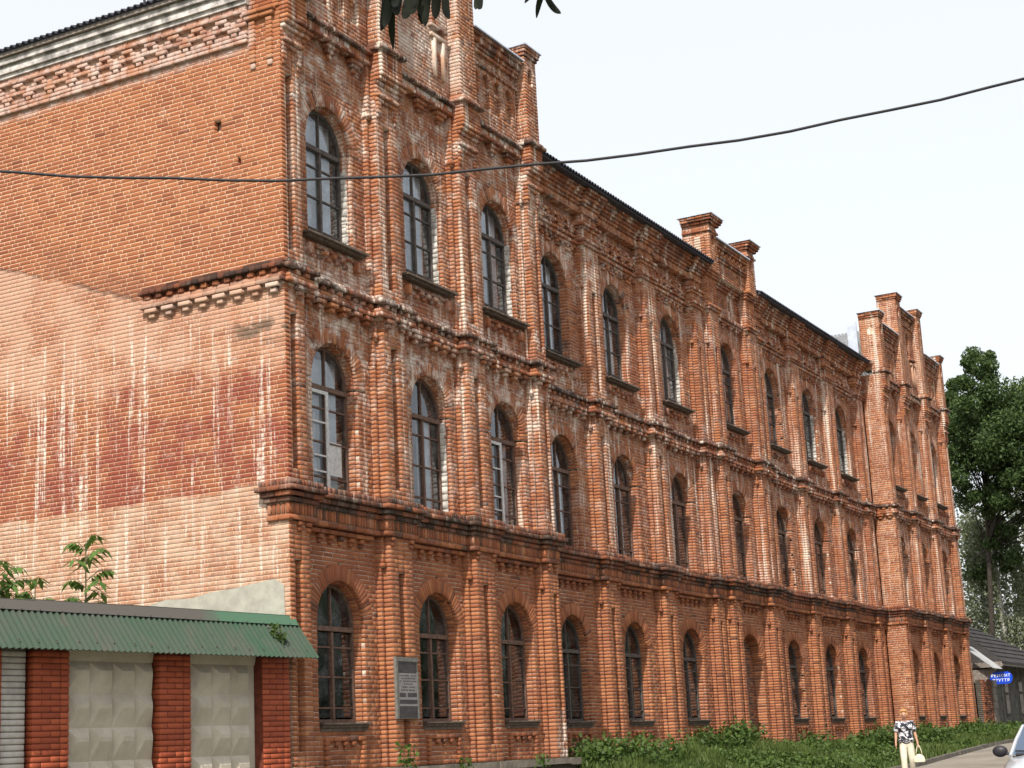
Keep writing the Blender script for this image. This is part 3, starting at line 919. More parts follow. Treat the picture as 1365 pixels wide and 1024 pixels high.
CORN_ROWS = [(14.40, 14.475, .14, ST, .35), (14.48, 14.595, .12, .075, .65), (14.60, 14.67, .17, ST, .35), (14.68, 14.75, .22, ST, .3), (14.76, 14.83, .27, ST, .35), (14.84, 14.91, .33, ST, .25), (14.92, 14.985, .39, ST, .2)]
def cornice(fr, u0, u1, base, over):
    for z0, z1, pr, L, mu in CORN_ROWS:
        e = over*pr
        course_row(CORN, fr, u0-e, u1+e, z0, z1, base-.3, base+pr, L, J, mu=mu, sd=.2)
    BM.box(fr, u0, u1, 14.42, 15.0, base-.3, base+.06)
for u0, u1, base, ip, blk in SEG:
    if blk != 'B': continue
    if ip:
        cornice('front', u0+.04, u1-.04, base-.10, .35)
        for z0, pr in ((13.60, .06), (13.68, .10), (14.02, .05), (14.10, .10)):
            course_row(CORN, 'front', u0-pr*.5, u1+pr*.5, z0, z0+.07, base-.3, base+pr-.02, ST, J, mu=.4)
        for k in range(176, 186): course_row(CORN, 'front', u0+.03, u1-.03, k*CO+.005, (k+1)*CO-.005, base-.3, base-.02, ST, J, mu=.5)
        BM.box('front', u0+.04, u1-.04, 13.5, 14.4, base-.3, base-.04)
    else:
        n = base
        cornice('front', u0, u1, n+.06, 0)
        uc0, uc1 = u0+.02, u1-.02
        course_row(CORN, 'front', uc0, uc1, 13.60, 13.67, n-.05, n+.12, ST, J, mu=.4)
        course_row(CORN, 'front', uc0, uc1, 13.52, 13.59, n-.05, n+.07, HD, J, mu=.3)
        course_row(CORN, 'front', uc0, uc1, 13.44, 13.51, n-.05, n+.07, HD, J, mu=.35, skip=True)
        course_row(CORN, 'front', uc0, uc1, 13.37, 13.43, n-.05, n+.05, HD*2, J, mu=.35, skip=True)
        fill(CORN, None, 'front', uc0, uc1, 13.68, 14.40, n, d=.05, mu=.45)
        frieze(CORN, 'front', uc0, uc1, 13.78, n, .085)
        BM.box('front', u0, u1, 13.58, 14.4, n-.3, n-.012)
# middle bay: bracketed ledge, sunk squares, cornice, parapet between two towers
MID = Bricks()
a, b = 21.26, 25.18; n = NM
for u0, u1, base, ip, blk in SEG:
    if blk != 'M': continue
    if ip:
        for k in range(177, 191): course_row(MID, 'front', u0+.02, u1-.02, k*CO+.005, (k+1)*CO-.005, base-.3, base-.01, ST, J, mu=.5)
        for z0, pr in ((13.70, .05), (13.78, .09), (14.70, .05), (14.78, .09), (14.86, .13)):
            course_row(MID, 'front', u0-pr*.5, u1+pr*.5, z0, z0+.07, base-.3, base+pr, ST, J, mu=.35)
        BM.box('front', u0+.03, u1-.03, 13.6, 14.95, base-.3, base-.03)
    else:
        if u1-u0 < 1: continue
        ex = [x_rect((u0+u1)/2-.11+q*.52, (u0+u1)/2+.11+q*.52, 14.18, 14.52) for q in (-1, 0, 1)]
        fill(MID, BM, 'front', u0, u1, 13.85, 14.9, n, ex, d=.12, md=.25, mu=.45)
        BM.box('front', u0, u1, 13.6, 14.9, n-.4, n-.13)
        course_row(MID, 'front', u0, u1, 13.66, 13.73, n-.05, n+.10, ST, J, mu=.3)
        course_row(MID, 'front', u0, u1, 13.74, 13.85, n-.05, n+.16, ST, J, mu=.3)
        for q in range(4):
            w = (u0+u1)/2+(q-1.5)*.55
            MID.box('front', w-.13, w+.13, 13.58, 13.65, n-.05, n+.08, tn(.3)); MID.box('front', w-.06, w+.06, 13.50, 13.57, n-.05, n+.05, tn(.3))
        course_row(MID, 'front', u0, u1, 14.66, 14.73, n-.05, n+.08, ST, J, mu=.3)
        course_row(MID, 'front', u0, u1, 14.74, 14.81, n-.05, n+.14, ST, J, mu=.3)
        course_row(MID, 'front', u0, u1, 14.82, 14.90, n-.05, n+.20, ST, J, mu=.2)
pn = -.56
fill(MID, BM, 'front', 21.3, 25.15, 14.9, 15.9, pn, d=.12, md=.3, mu=.42)
course_row(MID, 'front', 21.95, 24.55, 15.36, 15.43, pn-.05, pn+.05, ST, J, mu=.25)
course_row(MID, 'front', 21.95, 24.55, 15.44, 15.51, pn-.05, pn+.09, ST, J, mu=.2)
m_ = 17
for i in range(m_):
    w = 21.99+i*.15
    for q in range(2):
        if (i+q) % 2: MID.box('front', w, w+.10, 15.56+q*.085, 15.63+q*.085, pn-.05, pn+.06, tn(.6,.2))
course_row(MID, 'front', 21.95, 24.55, 15.76, 15.83, pn-.05, pn+.09, ST, J, mu=.4)
course_row(MID, 'front', 21.95, 24.55, 15.84, 15.92, pn-.05, pn+.13, ST, J, mu=.35)
mb = MB(); mb.hexa([(21.9,.36,15.925),(24.6,.36,15.925),(24.6,1.0,15.95),(21.9,1.0,15.95),(21.9,.36,15.96),(24.6,.36,15.96),(24.6,1.0,16.09),(21.9,1.0,16.09)])
mb.obj("coping", M['zinc'], BLD)
def tower(uc):
    o = pier(uc, .31, 14.9, 16.50, -1.25, -.43, over=.17, cap=.24, arch=True, flank=True, apex=.18)
    B = Bricks()
    for z0, e in ((16.03, .05), (16.10, .02)):
        for fr_, a_, b_ in (('front', uc-.31-e, uc+.31+e), ('pl', -1.25, -.43+e)):
            off = -.43+e if fr_ == 'front' else e
            course_row(B, fr_, a_, b_, z0, z0+.065, off-.2, off, ST, J, mu=.3)
    B.build("tower_ledge", M['brick'], o)
tower(21.66); tower(24.82)
# low shoulder wall behind the towers
for uc in (21.66, 24.82):
    FR['pl'] = ((uc-.3, 0, 0), (0,-1,0), (0,0,1), (-1,0,0)); FN = list(FR); FA = np.array([FR[k] for k in FN], dtype=float)
    B = Bricks(); fill(B, B_m(B), 'pl', -1.95, -1.26, 14.9, 15.75, 0, d=.1, md=.55, mu=.6)
    course_row(B, 'pl', -2.0, -1.26, 15.76, 15.84, -.4, .05, ST, J, mu=.2)
    o = B.build("roof_shoulder", M['brick'], BLD); B.m.build("mortar_joints", M['mortar'], o, chamfer=False)

# ---- side wall on the yard
ND = 14.0
holes = [x_rect(-1.42, -1.27, 12.36, 12.52), x_rect(-.93, -.86, 11.62, 11.75)]
fill(side_B, side_M, 'side', -ND, 0.004, 0.9, 13.80, 0.0, holes, d=.10, md=.10, mu=.55, sd=.11, jit=.0012, c=.0025, rec=.0045, miss=.005, jw=.017)
side_M.box('side', -1.5, -.8, 11.5, 12.6, -.4, -.13)
course_row(side_B, 'side', -ND, -.66, 13.82, 13.885, -.05, .07, ST, J, mu=.9)
course_row(side_B, 'side', -ND, -.66, 13.895, 13.96, -.05, .07, ST, J, mu=.9)
frieze(side_B, 'side', -ND, -.66, 13.97, 0.0, .075, white=.35, mu=.5)
course_row(side_B, 'side', -ND, -.66, 14.37, 14.44, -.05, .10, ST, J, mu=.85)
course_row(side_B, 'side', -ND, -.66, 14.45, 14.52, -.05, .06, ST, J, mu=1.0)
side_M.box('side', -ND, -.66, 13.8, 14.9, -.3, -.012)
fill(side_B, side_M, 'side', -.66, 0.004, 13.80, 14.37, 0.0, d=.10, md=.10, mu=.65, sd=.2, c=.004)
# corner piece of the frieze: strips with drops
for (u0_, u1_) in ((-.62, -.50), (-.26, -.14)):
    for k in range(int(13.42/CO), int(14.2/CO)): side_B.box('side', u0_, u1_, k*CO+.004, (k+1)*CO-.004, -.05, .05, tn(.75,.2)+.2)
    side_B.box('side', u0_+.01, u1_-.01, 13.30, 13.40, -.05, .03, 1.3)
course_row(side_B, 'side', -.70, -.08, 14.21, 14.28, -.05, .09, ST, J, mu=.9)
course_row(side_B, 'side', -.72, -.06, 14.29, 14.36, -.05, .12, ST, J, mu=.9)
fill(side_B, None, 'side', -.62, 0.0, 14.37, 14.8, 0.03, d=.1, mu=.7)

# 300 bricks that show largest stand alone; the rest are joined
def is_std(P_, d_):
    w = P_[1][0]-P_[0][0]
    return abs(w-ST) < .002 and d_[0] == FN.index('side') and d_[1] == -.10
cand = [(i, (P_[0][0]+.8)**2 + ((P_[0][1]-10.9)*.45)**2) for i, (P_, d_) in enumerate(zip(side_B.P, side_B.d)) if is_std(P_, d_) and 6.2 < P_[0][1] < 13.7]
cand.sort(key=lambda q: q[1])
solo = [i for i, q in cand[:300]]
sset = set(solo)
rest = [i for i in range(len(side_B.P)) if i not in sset]
SIDE = side_M.build("side_wall", M['mortar_side'], BLD, chamfer=False)
side_B.build("brick_courses", M['brick_side'], SIDE, kind='stuff', sel=np.array(rest))
SOLO = []
for v in range(14):
    B = Bricks(); B.box('side', -ST/2, ST/2, -(CO-.017)/2, (CO-.017)/2, -.10, 0, tn(.55,.11), .0022)
    V, Q, T = B.arrays(); SOLO.append(mesh_np("brick", V, Q, M['brick_side'], T))
for i in solo:
    P_, d_ = side_B.P[i], side_B.d[i]
    u = (P_[0][0]+P_[1][0])/2; z = (P_[0][1]+P_[2][1])/2
    link("brick", R.choice(SOLO), SIDE, (-d_[2], -u, z))

# eave of the yard side: lime cornice, boards, roof edge
mb = MB()
for z0, z1, o_ in ((14.525, 14.60, .10), (14.605, 14.70, .15), (14.705, 14.76, .13), (14.765, 14.88, .20)):
    mb.box(-o_, .2, .63, ND, z0, z1)
for i in range(5):
    pass
sharp(mb.obj("eave_cornice", M['eave'], BLD))
mb = MB()
yb = .63
while yb < ND:
    L = R.uniform(1.6, 2.6); mb.box(-.27+R.uniform(-.01,.01), .2, yb+.004, min(ND, yb+L)-.004, 14.89+R.uniform(0,.01), 14.965); yb += L
mb.obj("eave_board", M['wood'], BLD)
SBELT.build("belt_course", M['brick_side'], BLD)
# cement patch low on the yard wall
pts = [(-2.95, 3.6), (-2.9, 4.30), (-2.5, 4.36), (-2.0, 4.33), (-1.6, 4.40), (-1.1, 4.42), (-.75, 4.46), (-.3, 4.50), (-.12, 4.38), (-.10, 3.6)]
mb = MB(); k = len(pts)
mb.add([(-.012, -u, z) for u, z in pts] + [(.01, -u, z) for u, z in pts], [tuple(range(k))] + [(i, (i+1) % k, k+(i+1) % k, k+i) for i in range(k)])
mb.obj("cement_patch", M['cement'], SIDE)

# ---- build the joined brickwork
FRONT = MORT.build("front_wall", M['mortar'], BLD, chamfer=False)
WALL[0].build("brick_courses", M['brick_gf'], FRONT, kind='stuff')
WALL[1].build("brick_courses", M['brick'], FRONT, kind='stuff')
BELT1.build("belt_course", M['brick_gf'], BLD)
BELT2.build("belt_course", M['brick'], BLD)
BM.build("belt_core", M['mortar'], BLD, chamfer=False)
DENT.build("dentil_work", M['brick_gf'], BLD, kind='stuff')
TOP.build("entablature", M['brick'], BLD, kind='stuff')
PAR.build("gable_parapet", M['brick'], BLD)
CORN.build("eave_cornice", M['brick'], BLD)
MID.build("middle_parapet", M['brick'], BLD)

# ---- plinth
mb = MB()
for u0, u1, y in ((0.0, 9.62, 0.0), (9.62, 21.2, .70), (21.2, 25.25, .56), (25.25, 36.9, .70), (36.9, LEN, 0.0)):
    xb = u0
    while xb < u1-.01:
        L = min(R.uniform(.7, 1.3), u1-xb); L = L if u1-xb-L > .3 else u1-xb
        dy = R.uniform(-.02, .02)
        mb.box(xb+.006, xb+L-.006, y-.26+dy, y+.6, 1.34+R.uniform(-.015,.015), ZB-.004+R.uniform(-.008,.004)); xb += L
mb.obj("plinth_ledge", M['stone'], BLD)
mb = MB()
for u0, u1, y in ((0.02, 9.60, 0.0), (9.6, 21.2, .70), (21.2, 25.25, .56), (25.25, 36.95, .70), (36.95, LEN, 0.0)):
    mb.box(u0, u1, y-.16, y+.8, -.2, 1.335)
mb.obj("foundation", M['darkstone'], BLD)

# ---- interior behind the glass
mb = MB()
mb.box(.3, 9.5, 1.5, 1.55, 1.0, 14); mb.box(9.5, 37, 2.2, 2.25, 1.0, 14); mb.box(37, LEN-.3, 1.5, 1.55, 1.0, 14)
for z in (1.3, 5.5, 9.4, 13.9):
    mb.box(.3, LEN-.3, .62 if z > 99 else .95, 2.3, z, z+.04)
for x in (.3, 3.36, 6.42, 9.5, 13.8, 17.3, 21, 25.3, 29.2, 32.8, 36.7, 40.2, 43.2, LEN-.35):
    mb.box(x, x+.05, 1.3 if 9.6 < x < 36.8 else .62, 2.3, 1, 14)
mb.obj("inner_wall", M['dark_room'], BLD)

# ---- windows
def frame_mesh(zs, zb, bars, mat, name, fat=1.0):
    """local: origin at sill centre, front at y = 0"""
    mb = MB(); h = zs-zb; r = RI-.005; w = .05*fat; d = .07
    n = 20
    for i in range(n):                                   # arched head
        a0, a1 = pi*i/n, pi*(i+1)/n
        P = []
        for y in (0, d):
            P += [((r-w)*cos(a0), y, h+(r-w)*sin(a0)), (r*cos(a0), y, h+r*sin(a0)), (r*cos(a1), y, h+r*sin(a1)), ((r-w)*cos(a1), y, h+(r-w)*sin(a1))]
        mb.hexa(P)
    mb.box(-r, -r+w, 0, d, 0, h); mb.box(r-w, r, 0, d, 0, h)
    mb.box(-r+w, r-w, 0.002, d-.002, 0, w)
    zt = h-.09
    mb.box(-r+w, r-w, -.03, d, zt-.04, zt+.04)         # transom
    mb.box(-.016, .016, .008, d-.008, zt+.045, h+r-w)     # lunette mullion
    mb.box(-.029, .029, -.012, d-.004, w, zt-.04)        # middle post
    for s_ in (-1, 1):
        a, b = (.045, r-w) if s_ > 0 else (-r+w, -.045)
        for q in bars:
            z = w + (zt-.045-w)*q
            mb.box(a, b, .012, d-.012, z-.014, z+.014)
    return mb.mesh(name, mat), h, zt, r-w

def lunette(h, zt, r, side):
    n = 10; pts = [(0.022*side, zt+.045)]
    pts2 = []
    for i in range(n+1):
        a = pi/2*(i/n); pts2.append((max(.022, r*cos(a))*side, h + r*sin(a)))
    pts = [(0.022*side, zt+.045), (r*side, zt+.045)] + pts2
    mb = MB(); k = len(pts)
    mb.add([(x, .04, z) for x, z in pts], [tuple(range(k)) if side > 0 else tuple(reversed(range(k)))])
    return mb.mesh("pane", M['glass'])

def pane_mesh(x0, x1, z0, z1):
    mb = MB(); mb.add([(x0,.04,z0),(x1,.04,z0),(x1,.04,z1),(x0,.04,z1)], [(0,1,2,3)])
    return mb.mesh("pane", M['glass'])

WTYPES = {}
BARS = [(.13, .48, .82), (.13, .48, .82), (.13, .48, .82)]
for fi, f in enumerate(FLOORS):
    zb = f['sill'] + (.045 if fi != 1 else 0.0)
    for mk in ('frame_brown', 'frame_dark', 'frame_white'):
        me, h, zt, r = frame_mesh(f['spr'], zb, BARS[fi], M[mk], "window")
        WTYPES[fi, mk] = me
    panes = [lunette(h, zt, r, -1), lunette(h, zt, r, 1)]
    qs = [0.0] + list(BARS[fi]) + [1.0]
    w = .065
    for s_ in (-1, 1):
        a, b = (.045, r) if s_ > 0 else (-r, -.045)
        for q in range(len(qs)-1):
            panes.append(pane_mesh(a, b, w+(zt-.045-w)*qs[q]+.015, w+(zt-.045-w)*qs[q+1]-.015))
    WTYPES[fi, 'panes'] = panes
    mb = MB()                                             # far windows: all panes in one
    for me in panes:
        mb.add([v.co[:] for v in me.vertices], [tuple(pp.vertices) for pp in me.polygons])
    WTYPES[fi, 'glazing'] = mb.mesh("glazing", M['glass'])
def curtain_mesh(x0, x1, z0, z1):
    mb = MB(); n = 14
    P = []
    for i in range(n+1):
        x = x0+(x1-x0)*i/n; y = .16+.025*sin(i*2.1)
        P.append((x, y))
    mb.add([(x, y, z0) for x, y in P] + [(x, y, z1) for x, y in P], [(i, i+1, n+2+i, n+1+i) for i in range(n)])
    return mb.mesh("curtain", M['curtain'])
CURT = [curtain_mesh(-.5, .5, .05, 1.75), curtain_mesh(.02, .5, .05, 1.9), curtain_mesh(-.5, -.1, .05, 1.9), curtain_mesh(-.5, .5, .05, 2.4), curtain_mesh(.25, .5, .05, 2.2)]

def reveal_mesh(z0, z1, n0, n1):
    """right-hand plastered reveal: ragged sheet in front of the jamb bricks"""
    B = Bricks(); z = z0
    while z < z1:
        hgt = R.uniform(.05, .16); B.box('front', -.008, .008, z, min(z1, z+hgt), n0, n1-R.uniform(.0,.012)-(.03 if R.random() < .12 else 0), .5, .002); z += hgt
    V, Q, T = B.arrays(chamfer=False)
    return mesh_np("plaster_reveal", V, Q, M['plaster'], T)

for u, n, b in ALLWIN:
    for fi, f in enumerate(FLOORS):
        if fi == 0 and b == 'M': continue
        mk = ('frame_brown', 'frame_brown', 'frame_dark')[fi]
        if fi == 2 and b != 'A': mk = 'frame_dark'
        if fi == 0: mk = 'frame_dark' if b != 'A' else 'frame_brown'
        zb = f['sill'] + (.045 if fi != 1 else 0.0)
        o = link("window", WTYPES[fi, mk], BLD, (u, -(n-.20), zb))
        if b in 'AB' and u < 20:
            for me in WTYPES[fi, 'panes']: link("pane", me, o)
        else:
            link("pane", WTYPES[fi, 'glazing'], o)
        if fi == 2 or (fi == 1 and R.random() < .45) or (fi == 0 and R.random() < .08):
            if b in 'AB' or R.random() < .6:
                link("curtain", R.choice(CURT) if fi != 2 else CURT[R.choice((3, 3, 3, 0))], o)
        if fi == 2: link("sill", SILL3, o, (0, -.20, -.045-.0))
        if fi == 0: link("sill", SILL1, o, (0, -.20, -.045))
        # white inner sash in two first-floor windows
        if fi == 1 and u in (WIN_A[0], WIN_A[2]):
            zt = (f['spr']-zb)-.09; ms = MB()
            ms.box(-.5, .02, -.03, -.001, zt-.11, zt-.05); ms.box(-.05, .03, -.034, -.012, .07, zt-.05)
            for q in (.30, .62, .15): ms.box(-.5, -.05, -.02, .0, .07+q*zt, .10+q*zt)
            so = ms.obj("white_sash", M['frame_white'], o); so["label"] = "white painted left sash of an otherwise brown window"
            if u == WIN_A[0]:
                ms = MB(); ms.box(.06, .47, .02, .035, .33, .92); ms.obj("cover_board", M['frame_white'], o)
        zr = f['spr']-.1
        if (fi, b) == (2, 'A') or (fi == 1 and u == WIN_A[1]):
            ra = zb+.05 if fi == 2 else zb; rb = zr - (.2 if u == WIN_A[0] else 0)
            link("plaster_reveal", reveal_mesh(ra, rb, n-.20, n-.075), BLD, (u+RI-.004, 0, 0))
        elif b in 'B' and fi == 2 and R.random() < .6:
            link("plaster_reveal", reveal_mesh(zb+.1, zr, n-.20, n-.09), BLD, (u+RI-.004, 0, 0))

# entrance niche in the middle bay: bricked arch with a door in the left half
n = NM
door = empty("doorway", (WIN_M, -(n-.32), ZB)); door.parent = BLD
DX = -.30                                        # the door stands in the left part, the rest is bricked up
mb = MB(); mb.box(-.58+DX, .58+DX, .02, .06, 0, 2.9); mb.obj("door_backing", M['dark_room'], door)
for i in range(6):
    mb = MB(); mb.box(-.54+DX+i*.18+.004, -.54+DX+(i+1)*.18-.004, -.02+R.uniform(-.004,.004), .02, .03, 1.75); mb.obj("plank", M['frame_brown'], door)
mb = MB(); mb.box(-.58+DX, .58+DX, -.06, .03, 1.78, 1.92); mb.box(-.58+DX, -.50+DX, -.04, .03, 0, 1.78); mb.box(.50+DX, .58+DX, -.04, .03, 0, 1.78); mb.obj("door_frame", M['frame_brown'], door)
mb = MB(); mb.tube([(.40+DX,-.02,.95), (.40+DX,-.07,.95), (.33+DX,-.075,.95)], .012, 6); mb.obj("handle", M['frame_dark'], door)
B = Bricks()
fill(B, B_m(B), 'front', WIN_M-RD, WIN_M+RD, ZB, 4.6, n-.29, [x_rect(WIN_M+DX-.60, WIN_M+DX+.60, 0, ZB+1.94)], d=.05, md=.1, mu=.12)
o = B.build("blocked_arch", M['brick_gf'], BLD); B.m.build("mortar_joints", M['mortar'], o, chamfer=False)

# ---- roofs of corrugated sheet
def corrugated(name, p0, du, dv, L, W, period, amp, mat, parent=None, per=6, rows=2, thick=.012):
    """sheet spanned by unit vectors du (along the waves' sequence) and dv (along the ridges of the waves)"""
    du = Vector(du).normalized(); dv = Vector(dv).normalized(); nn = du.cross(dv).normalized(); p0 = Vector(p0)
    nu = max(2, int(L/period*per))
    V = []
    for lay in (0, 1):
        for j in range(rows):
            for i in range(nu+1):
                s_ = L*i/nu
                V.append(p0 + du*s_ + dv*(W*j/(rows-1)) + nn*(amp*sin(2*pi*s_/period) - lay*thick))
    V = np.array([v[:] for v in V]); m = nu+1; F = []
    tot = m*rows
    i = np.arange(nu)
    for j in range(rows-1):
        F.append(np.stack([j*m+i, j*m+i+1, (j+1)*m+i+1, (j+1)*m+i], 1))
        F.append(np.stack([tot+j*m+i, tot+(j+1)*m+i, tot+(j+1)*m+i+1, tot+j*m+i+1], 1))
    for j in (0, rows-1):
        F.append(np.stack([j*m+i, j*m+i+1, tot+j*m+i+1, tot+j*m+i], 1))
    return link(name, mesh_np(name, V, np.concatenate(F), mat, smooth=True), parent)
pt = radians(22)
for x0, x1 in ((9.7, 21.3), (25.2, 36.85)):
    mb = MB(); mb.box(x0, x1, .335, .40, 14.985, 15.065); mb.box(x0, x1, .40, .9, 14.99, 15.01); mb.obj('eave_board', M['roof'], BLD)
    corrugated("roof_slope", (x0, .27, 15.05), (1,0,0), (0, cos(pt), sin(pt)), x1-x0, 7.4, .15, .028, M['roof'], BLD)
corrugated("roof_slope", (-.34, 13.9, 15.0), (0,-1,0), (cos(pt), 0, sin(pt)), 13.0, 5.0, .15, .028, M['roof'], BLD)
M['roof_grey'] = m_plain("grey_slate_sheet", (0.30, 0.31, 0.32), 0.8, 0.25, 3)
# cross roofs behind the gables
corrugated("roof_slope", (36.7, 6, 15.15), (0,-1,0), (cos(.45), 0, sin(.45)), 4.6, 5.2, .15, .028, M['roof_grey'], BLD)
corrugated("roof_slope", (LEN+.2, .9, 15.15), (0,1,0), (-cos(.45), 0, sin(.45)), 4.6, 5.2, .15, .028, M['roof_grey'], BLD)
mb = MB(); mb.box(36.78, 36.83, .66, 1.02, 14.98, 16.62); mb.obj("flashing", M['zinc'], BLD)
mb = MB(); mb.box(40.1, 40.15, .66, .9, 16.6, 17.7); mb.obj("flashing", M['zinc'], BLD)
mb = MB(); mb.hexa([(36.2,.34,15.06),(36.95,.2,15.06),(36.95,1.0,15.2),(36.2,1.0,15.2),(36.2,.34,15.075),(36.95,.2,15.075),(36.95,1.0,15.215),(36.2,1.0,15.215)])
mb.obj("flashing", M['zinc'], BLD)
mb = MB(); mb.tube([(-.36, 2.66, 14.98), (-.40, 2.66, 15.12), (-.40, 2.60, 15.20), (-.44, 2.46, 15.24)], [.025, .03, .03, .02], 6); mb.tube([(-.40, 2.60, 15.20), (-.39, 2.72, 15.27)], [.025, .015], 6)
mb.obj("roof_hook", M['roof'], BLD)

# ================================================================== memorial plaque on the second pilaster
PLQ = empty("memorial_plaque", (2.97, -.03, 2.29)); PLQ.scale = (.88, .55, .96)
tag(PLQ, "grey framed memorial plaque with dark panels and lines of lettering on a brick pilaster", "plaque")
M['plq_frame'] = m_plain("plaque_cement", (0.15, 0.145, 0.13), 0.9, 0.2, 12)
M['plq_dark'] = m_plain("plaque_dark_stone", (0.060, 0.052, 0.056), 0.35, 0.25, 9, bump=0.1)
M['plq_pale'] = m_plain("plaque_pale_stone", (0.235, 0.22, 0.22), 0.6, 0.15, 9, bump=0.1)
mb = MB(); mb.box(0, .80, -.04, .03, -.02, 1.04); o_ = mb.obj("backing", M['plq_frame'], PLQ)
mb = MB(); mb.box(-.02, .05, -.07, .03, -.02, 1.0); mb.box(.75, .81, -.07, .03, -.02, .82); mb.box(-.02, .80, -.075, .03, 1.0, 1.08); mb.obj("frame", M['plq_frame'], PLQ)
mb = MB(); mb.box(.055, .745, -.052, -.03, .80, .985); mb.obj("relief_panel", M['plq_dark'], PLQ)
mb = MB(); mb.box(.055, .745, -.052, -.03, .205, .79); TXT = mb.obj("text_panel", M['plq_pale'], PLQ)
mb = MB(); mb.box(.055, .745, -.052, -.03, .005, .195); mb.obj("lower_panel", M['plq_dark'], PLQ)
mb = MB()
def word(x0, x1, z0, z1):
    x = x0
    while x < x1-.004:
        w = R.uniform(.010, .022); w = min(w, x1-x)
        k = R.randrange(3)
        mb.box(x, x+.006, -.056, -.05, z0, z1)
        if k: mb.box(x+.006, x+w, -.056, -.05, (z0+z1)/2-.003 if k == 1 else z1-.007, (z0+z1)/2+.004 if k == 1 else z1)
        x += w+.004
for z, hgt, ws in ((.735, .026, ((.10, .46), (.52, .62), (.65, .72))), (.685, .026, ((.17, .37), (.40, .70))), (.635, .026, ((.10, .17), (.23, .33), (.36, .44), (.47, .72))),
                   (.585, .026, ((.27, .30), (.34, .57))), (.530, .028, ((.18, .40), (.44, .68))), (.475, .028, ((.15, .41), (.44, .67)))):
    for a_, b_ in ws: word(a_, b_, z, z+hgt)
for z, ws in ((.365, ((.09, .32), (.38, .73))), (.245, ((.08, .74),))):
    for a_, b_ in ws:
        mb.box(a_, b_, -.0545, -.05, z, z+.075)
mb.obj("inscription", M['plq_dark'], TXT)["kind"] = 'stuff'

# ================================================================== yard boundary wall with a green sheet canopy
FTH = radians(-5)
FEN = empty("boundary_wall", (0.05, -0.05, 0), FTH)
tag(FEN, "boundary wall of faceted concrete panels between orange painted brick piers under green corrugated sheet", "wall")
t = NT("orange_painted_brick"); p = t.pos()
c_ = t.ramp(t.math('DIVIDE', t.attr("tint"), 1.0), [(0.0, (0.26, 0.055, 0.026)), (0.5, (0.34, 0.075, 0.032)), (1.0, (0.43, 0.105, 0.045))])
c_ = t.mix(t.math('MULTIPLY', t.sstep(t.noise(p, 3, 6, .7), .5, .75), .4), c_, (0.20, 0.055, 0.035))
t.bsdf(c_, 0.75, 0, t.noise(p, 40, 4, .7), 0.35, 0.006); M['orange'] = t.m
M['orange_m'] = m_plain("painted_joint", (0.14, 0.035, 0.020), 0.9, 0.3, 8)
t = NT("white_painted_brick"); p = t.pos()
c_ = t.mix(t.sstep(t.noise(p, 5, 6, .7), .4, .7), (0.52, 0.50, 0.46), (0.38, 0.36, 0.33))
t.bsdf(c_, 0.9, 0, t.noise(p, 30, 4, .7), 0.4, 0.008); M['white_brick'] = t.m
M['white_m'] = m_plain("white_joint", (0.16, 0.14, 0.12), 0.95, 0.3, 8)
t = NT("pale_concrete"); p = t.pos()
c_ = t.mix(t.sstep(t.noise(p, 1.8, 8, .7), .3, .7), (0.42, 0.375, 0.30), (0.55, 0.505, 0.42))
c_ = t.mix(t.math('MULTIPLY', t.sstep(t.noise(t.scale(p, 3, 3, .4), 1.5, 6, .7), .56, .7), .35), c_, (0.27, 0.24, 0.20))
t.bsdf(c_, 0.93, 0, t.noise(p, 30, 5, .7), 0.35, 0.008); M['panel'] = t.m
t = NT("green_painted_sheet"); p = t.pos(); x_, y_, z_ = t.sep(p)
f_ = t.noise(t.scale(p, 1.2, 1.2, .5), 1.1, 6, .7)
c_ = t.mix(t.sstep(f_, .40, .62), (0.030, 0.072, 0.042), (0.056, 0.072, 0.056))
old = t.math('SUBTRACT', 1.0, t.sstep(t.math('ADD', x_, t.math('MULTIPLY', f_, .5)), -1.25, -1.15))
c_ = t.mix(t.math('MULTIPLY', old, .55), c_, (0.050, 0.070, 0.052))
c_ = t.mix(t.math('MULTIPLY', t.sstep(t.noise(t.scale(p, 2.5, 2.5, .5), 2.0, 7, .75), .52, .68), .5), c_, (0.085, 0.075, 0.060))
c_ = t.mix(t.math('MULTIPLY', t.sstep(t.noise(p, 9, 5, .75), .60, .70), .6), c_, (0.030, 0.032, 0.026))
t.bsdf(c_, 0.75, 0, t.noise(p, 12, 3, .6), 0.15, 0.006, 0.25); M['green'] = t.m
t = NT("green_flashing"); p = t.pos(); x_, y_, z_ = t.sep(p)
c_ = t.mix(t.sstep(t.math('ADD', x_, t.math('MULTIPLY', t.noise(p, 1.5, 5, .6), .8)), -1.7, -1.2), (0.085, 0.078, 0.068), (0.060, 0.135, 0.080))
t.bsdf(c_, 0.6, 0, t.noise(p, 6, 4, .6), 0.25, 0.01, 0.4); M['flash_g'] = t.m

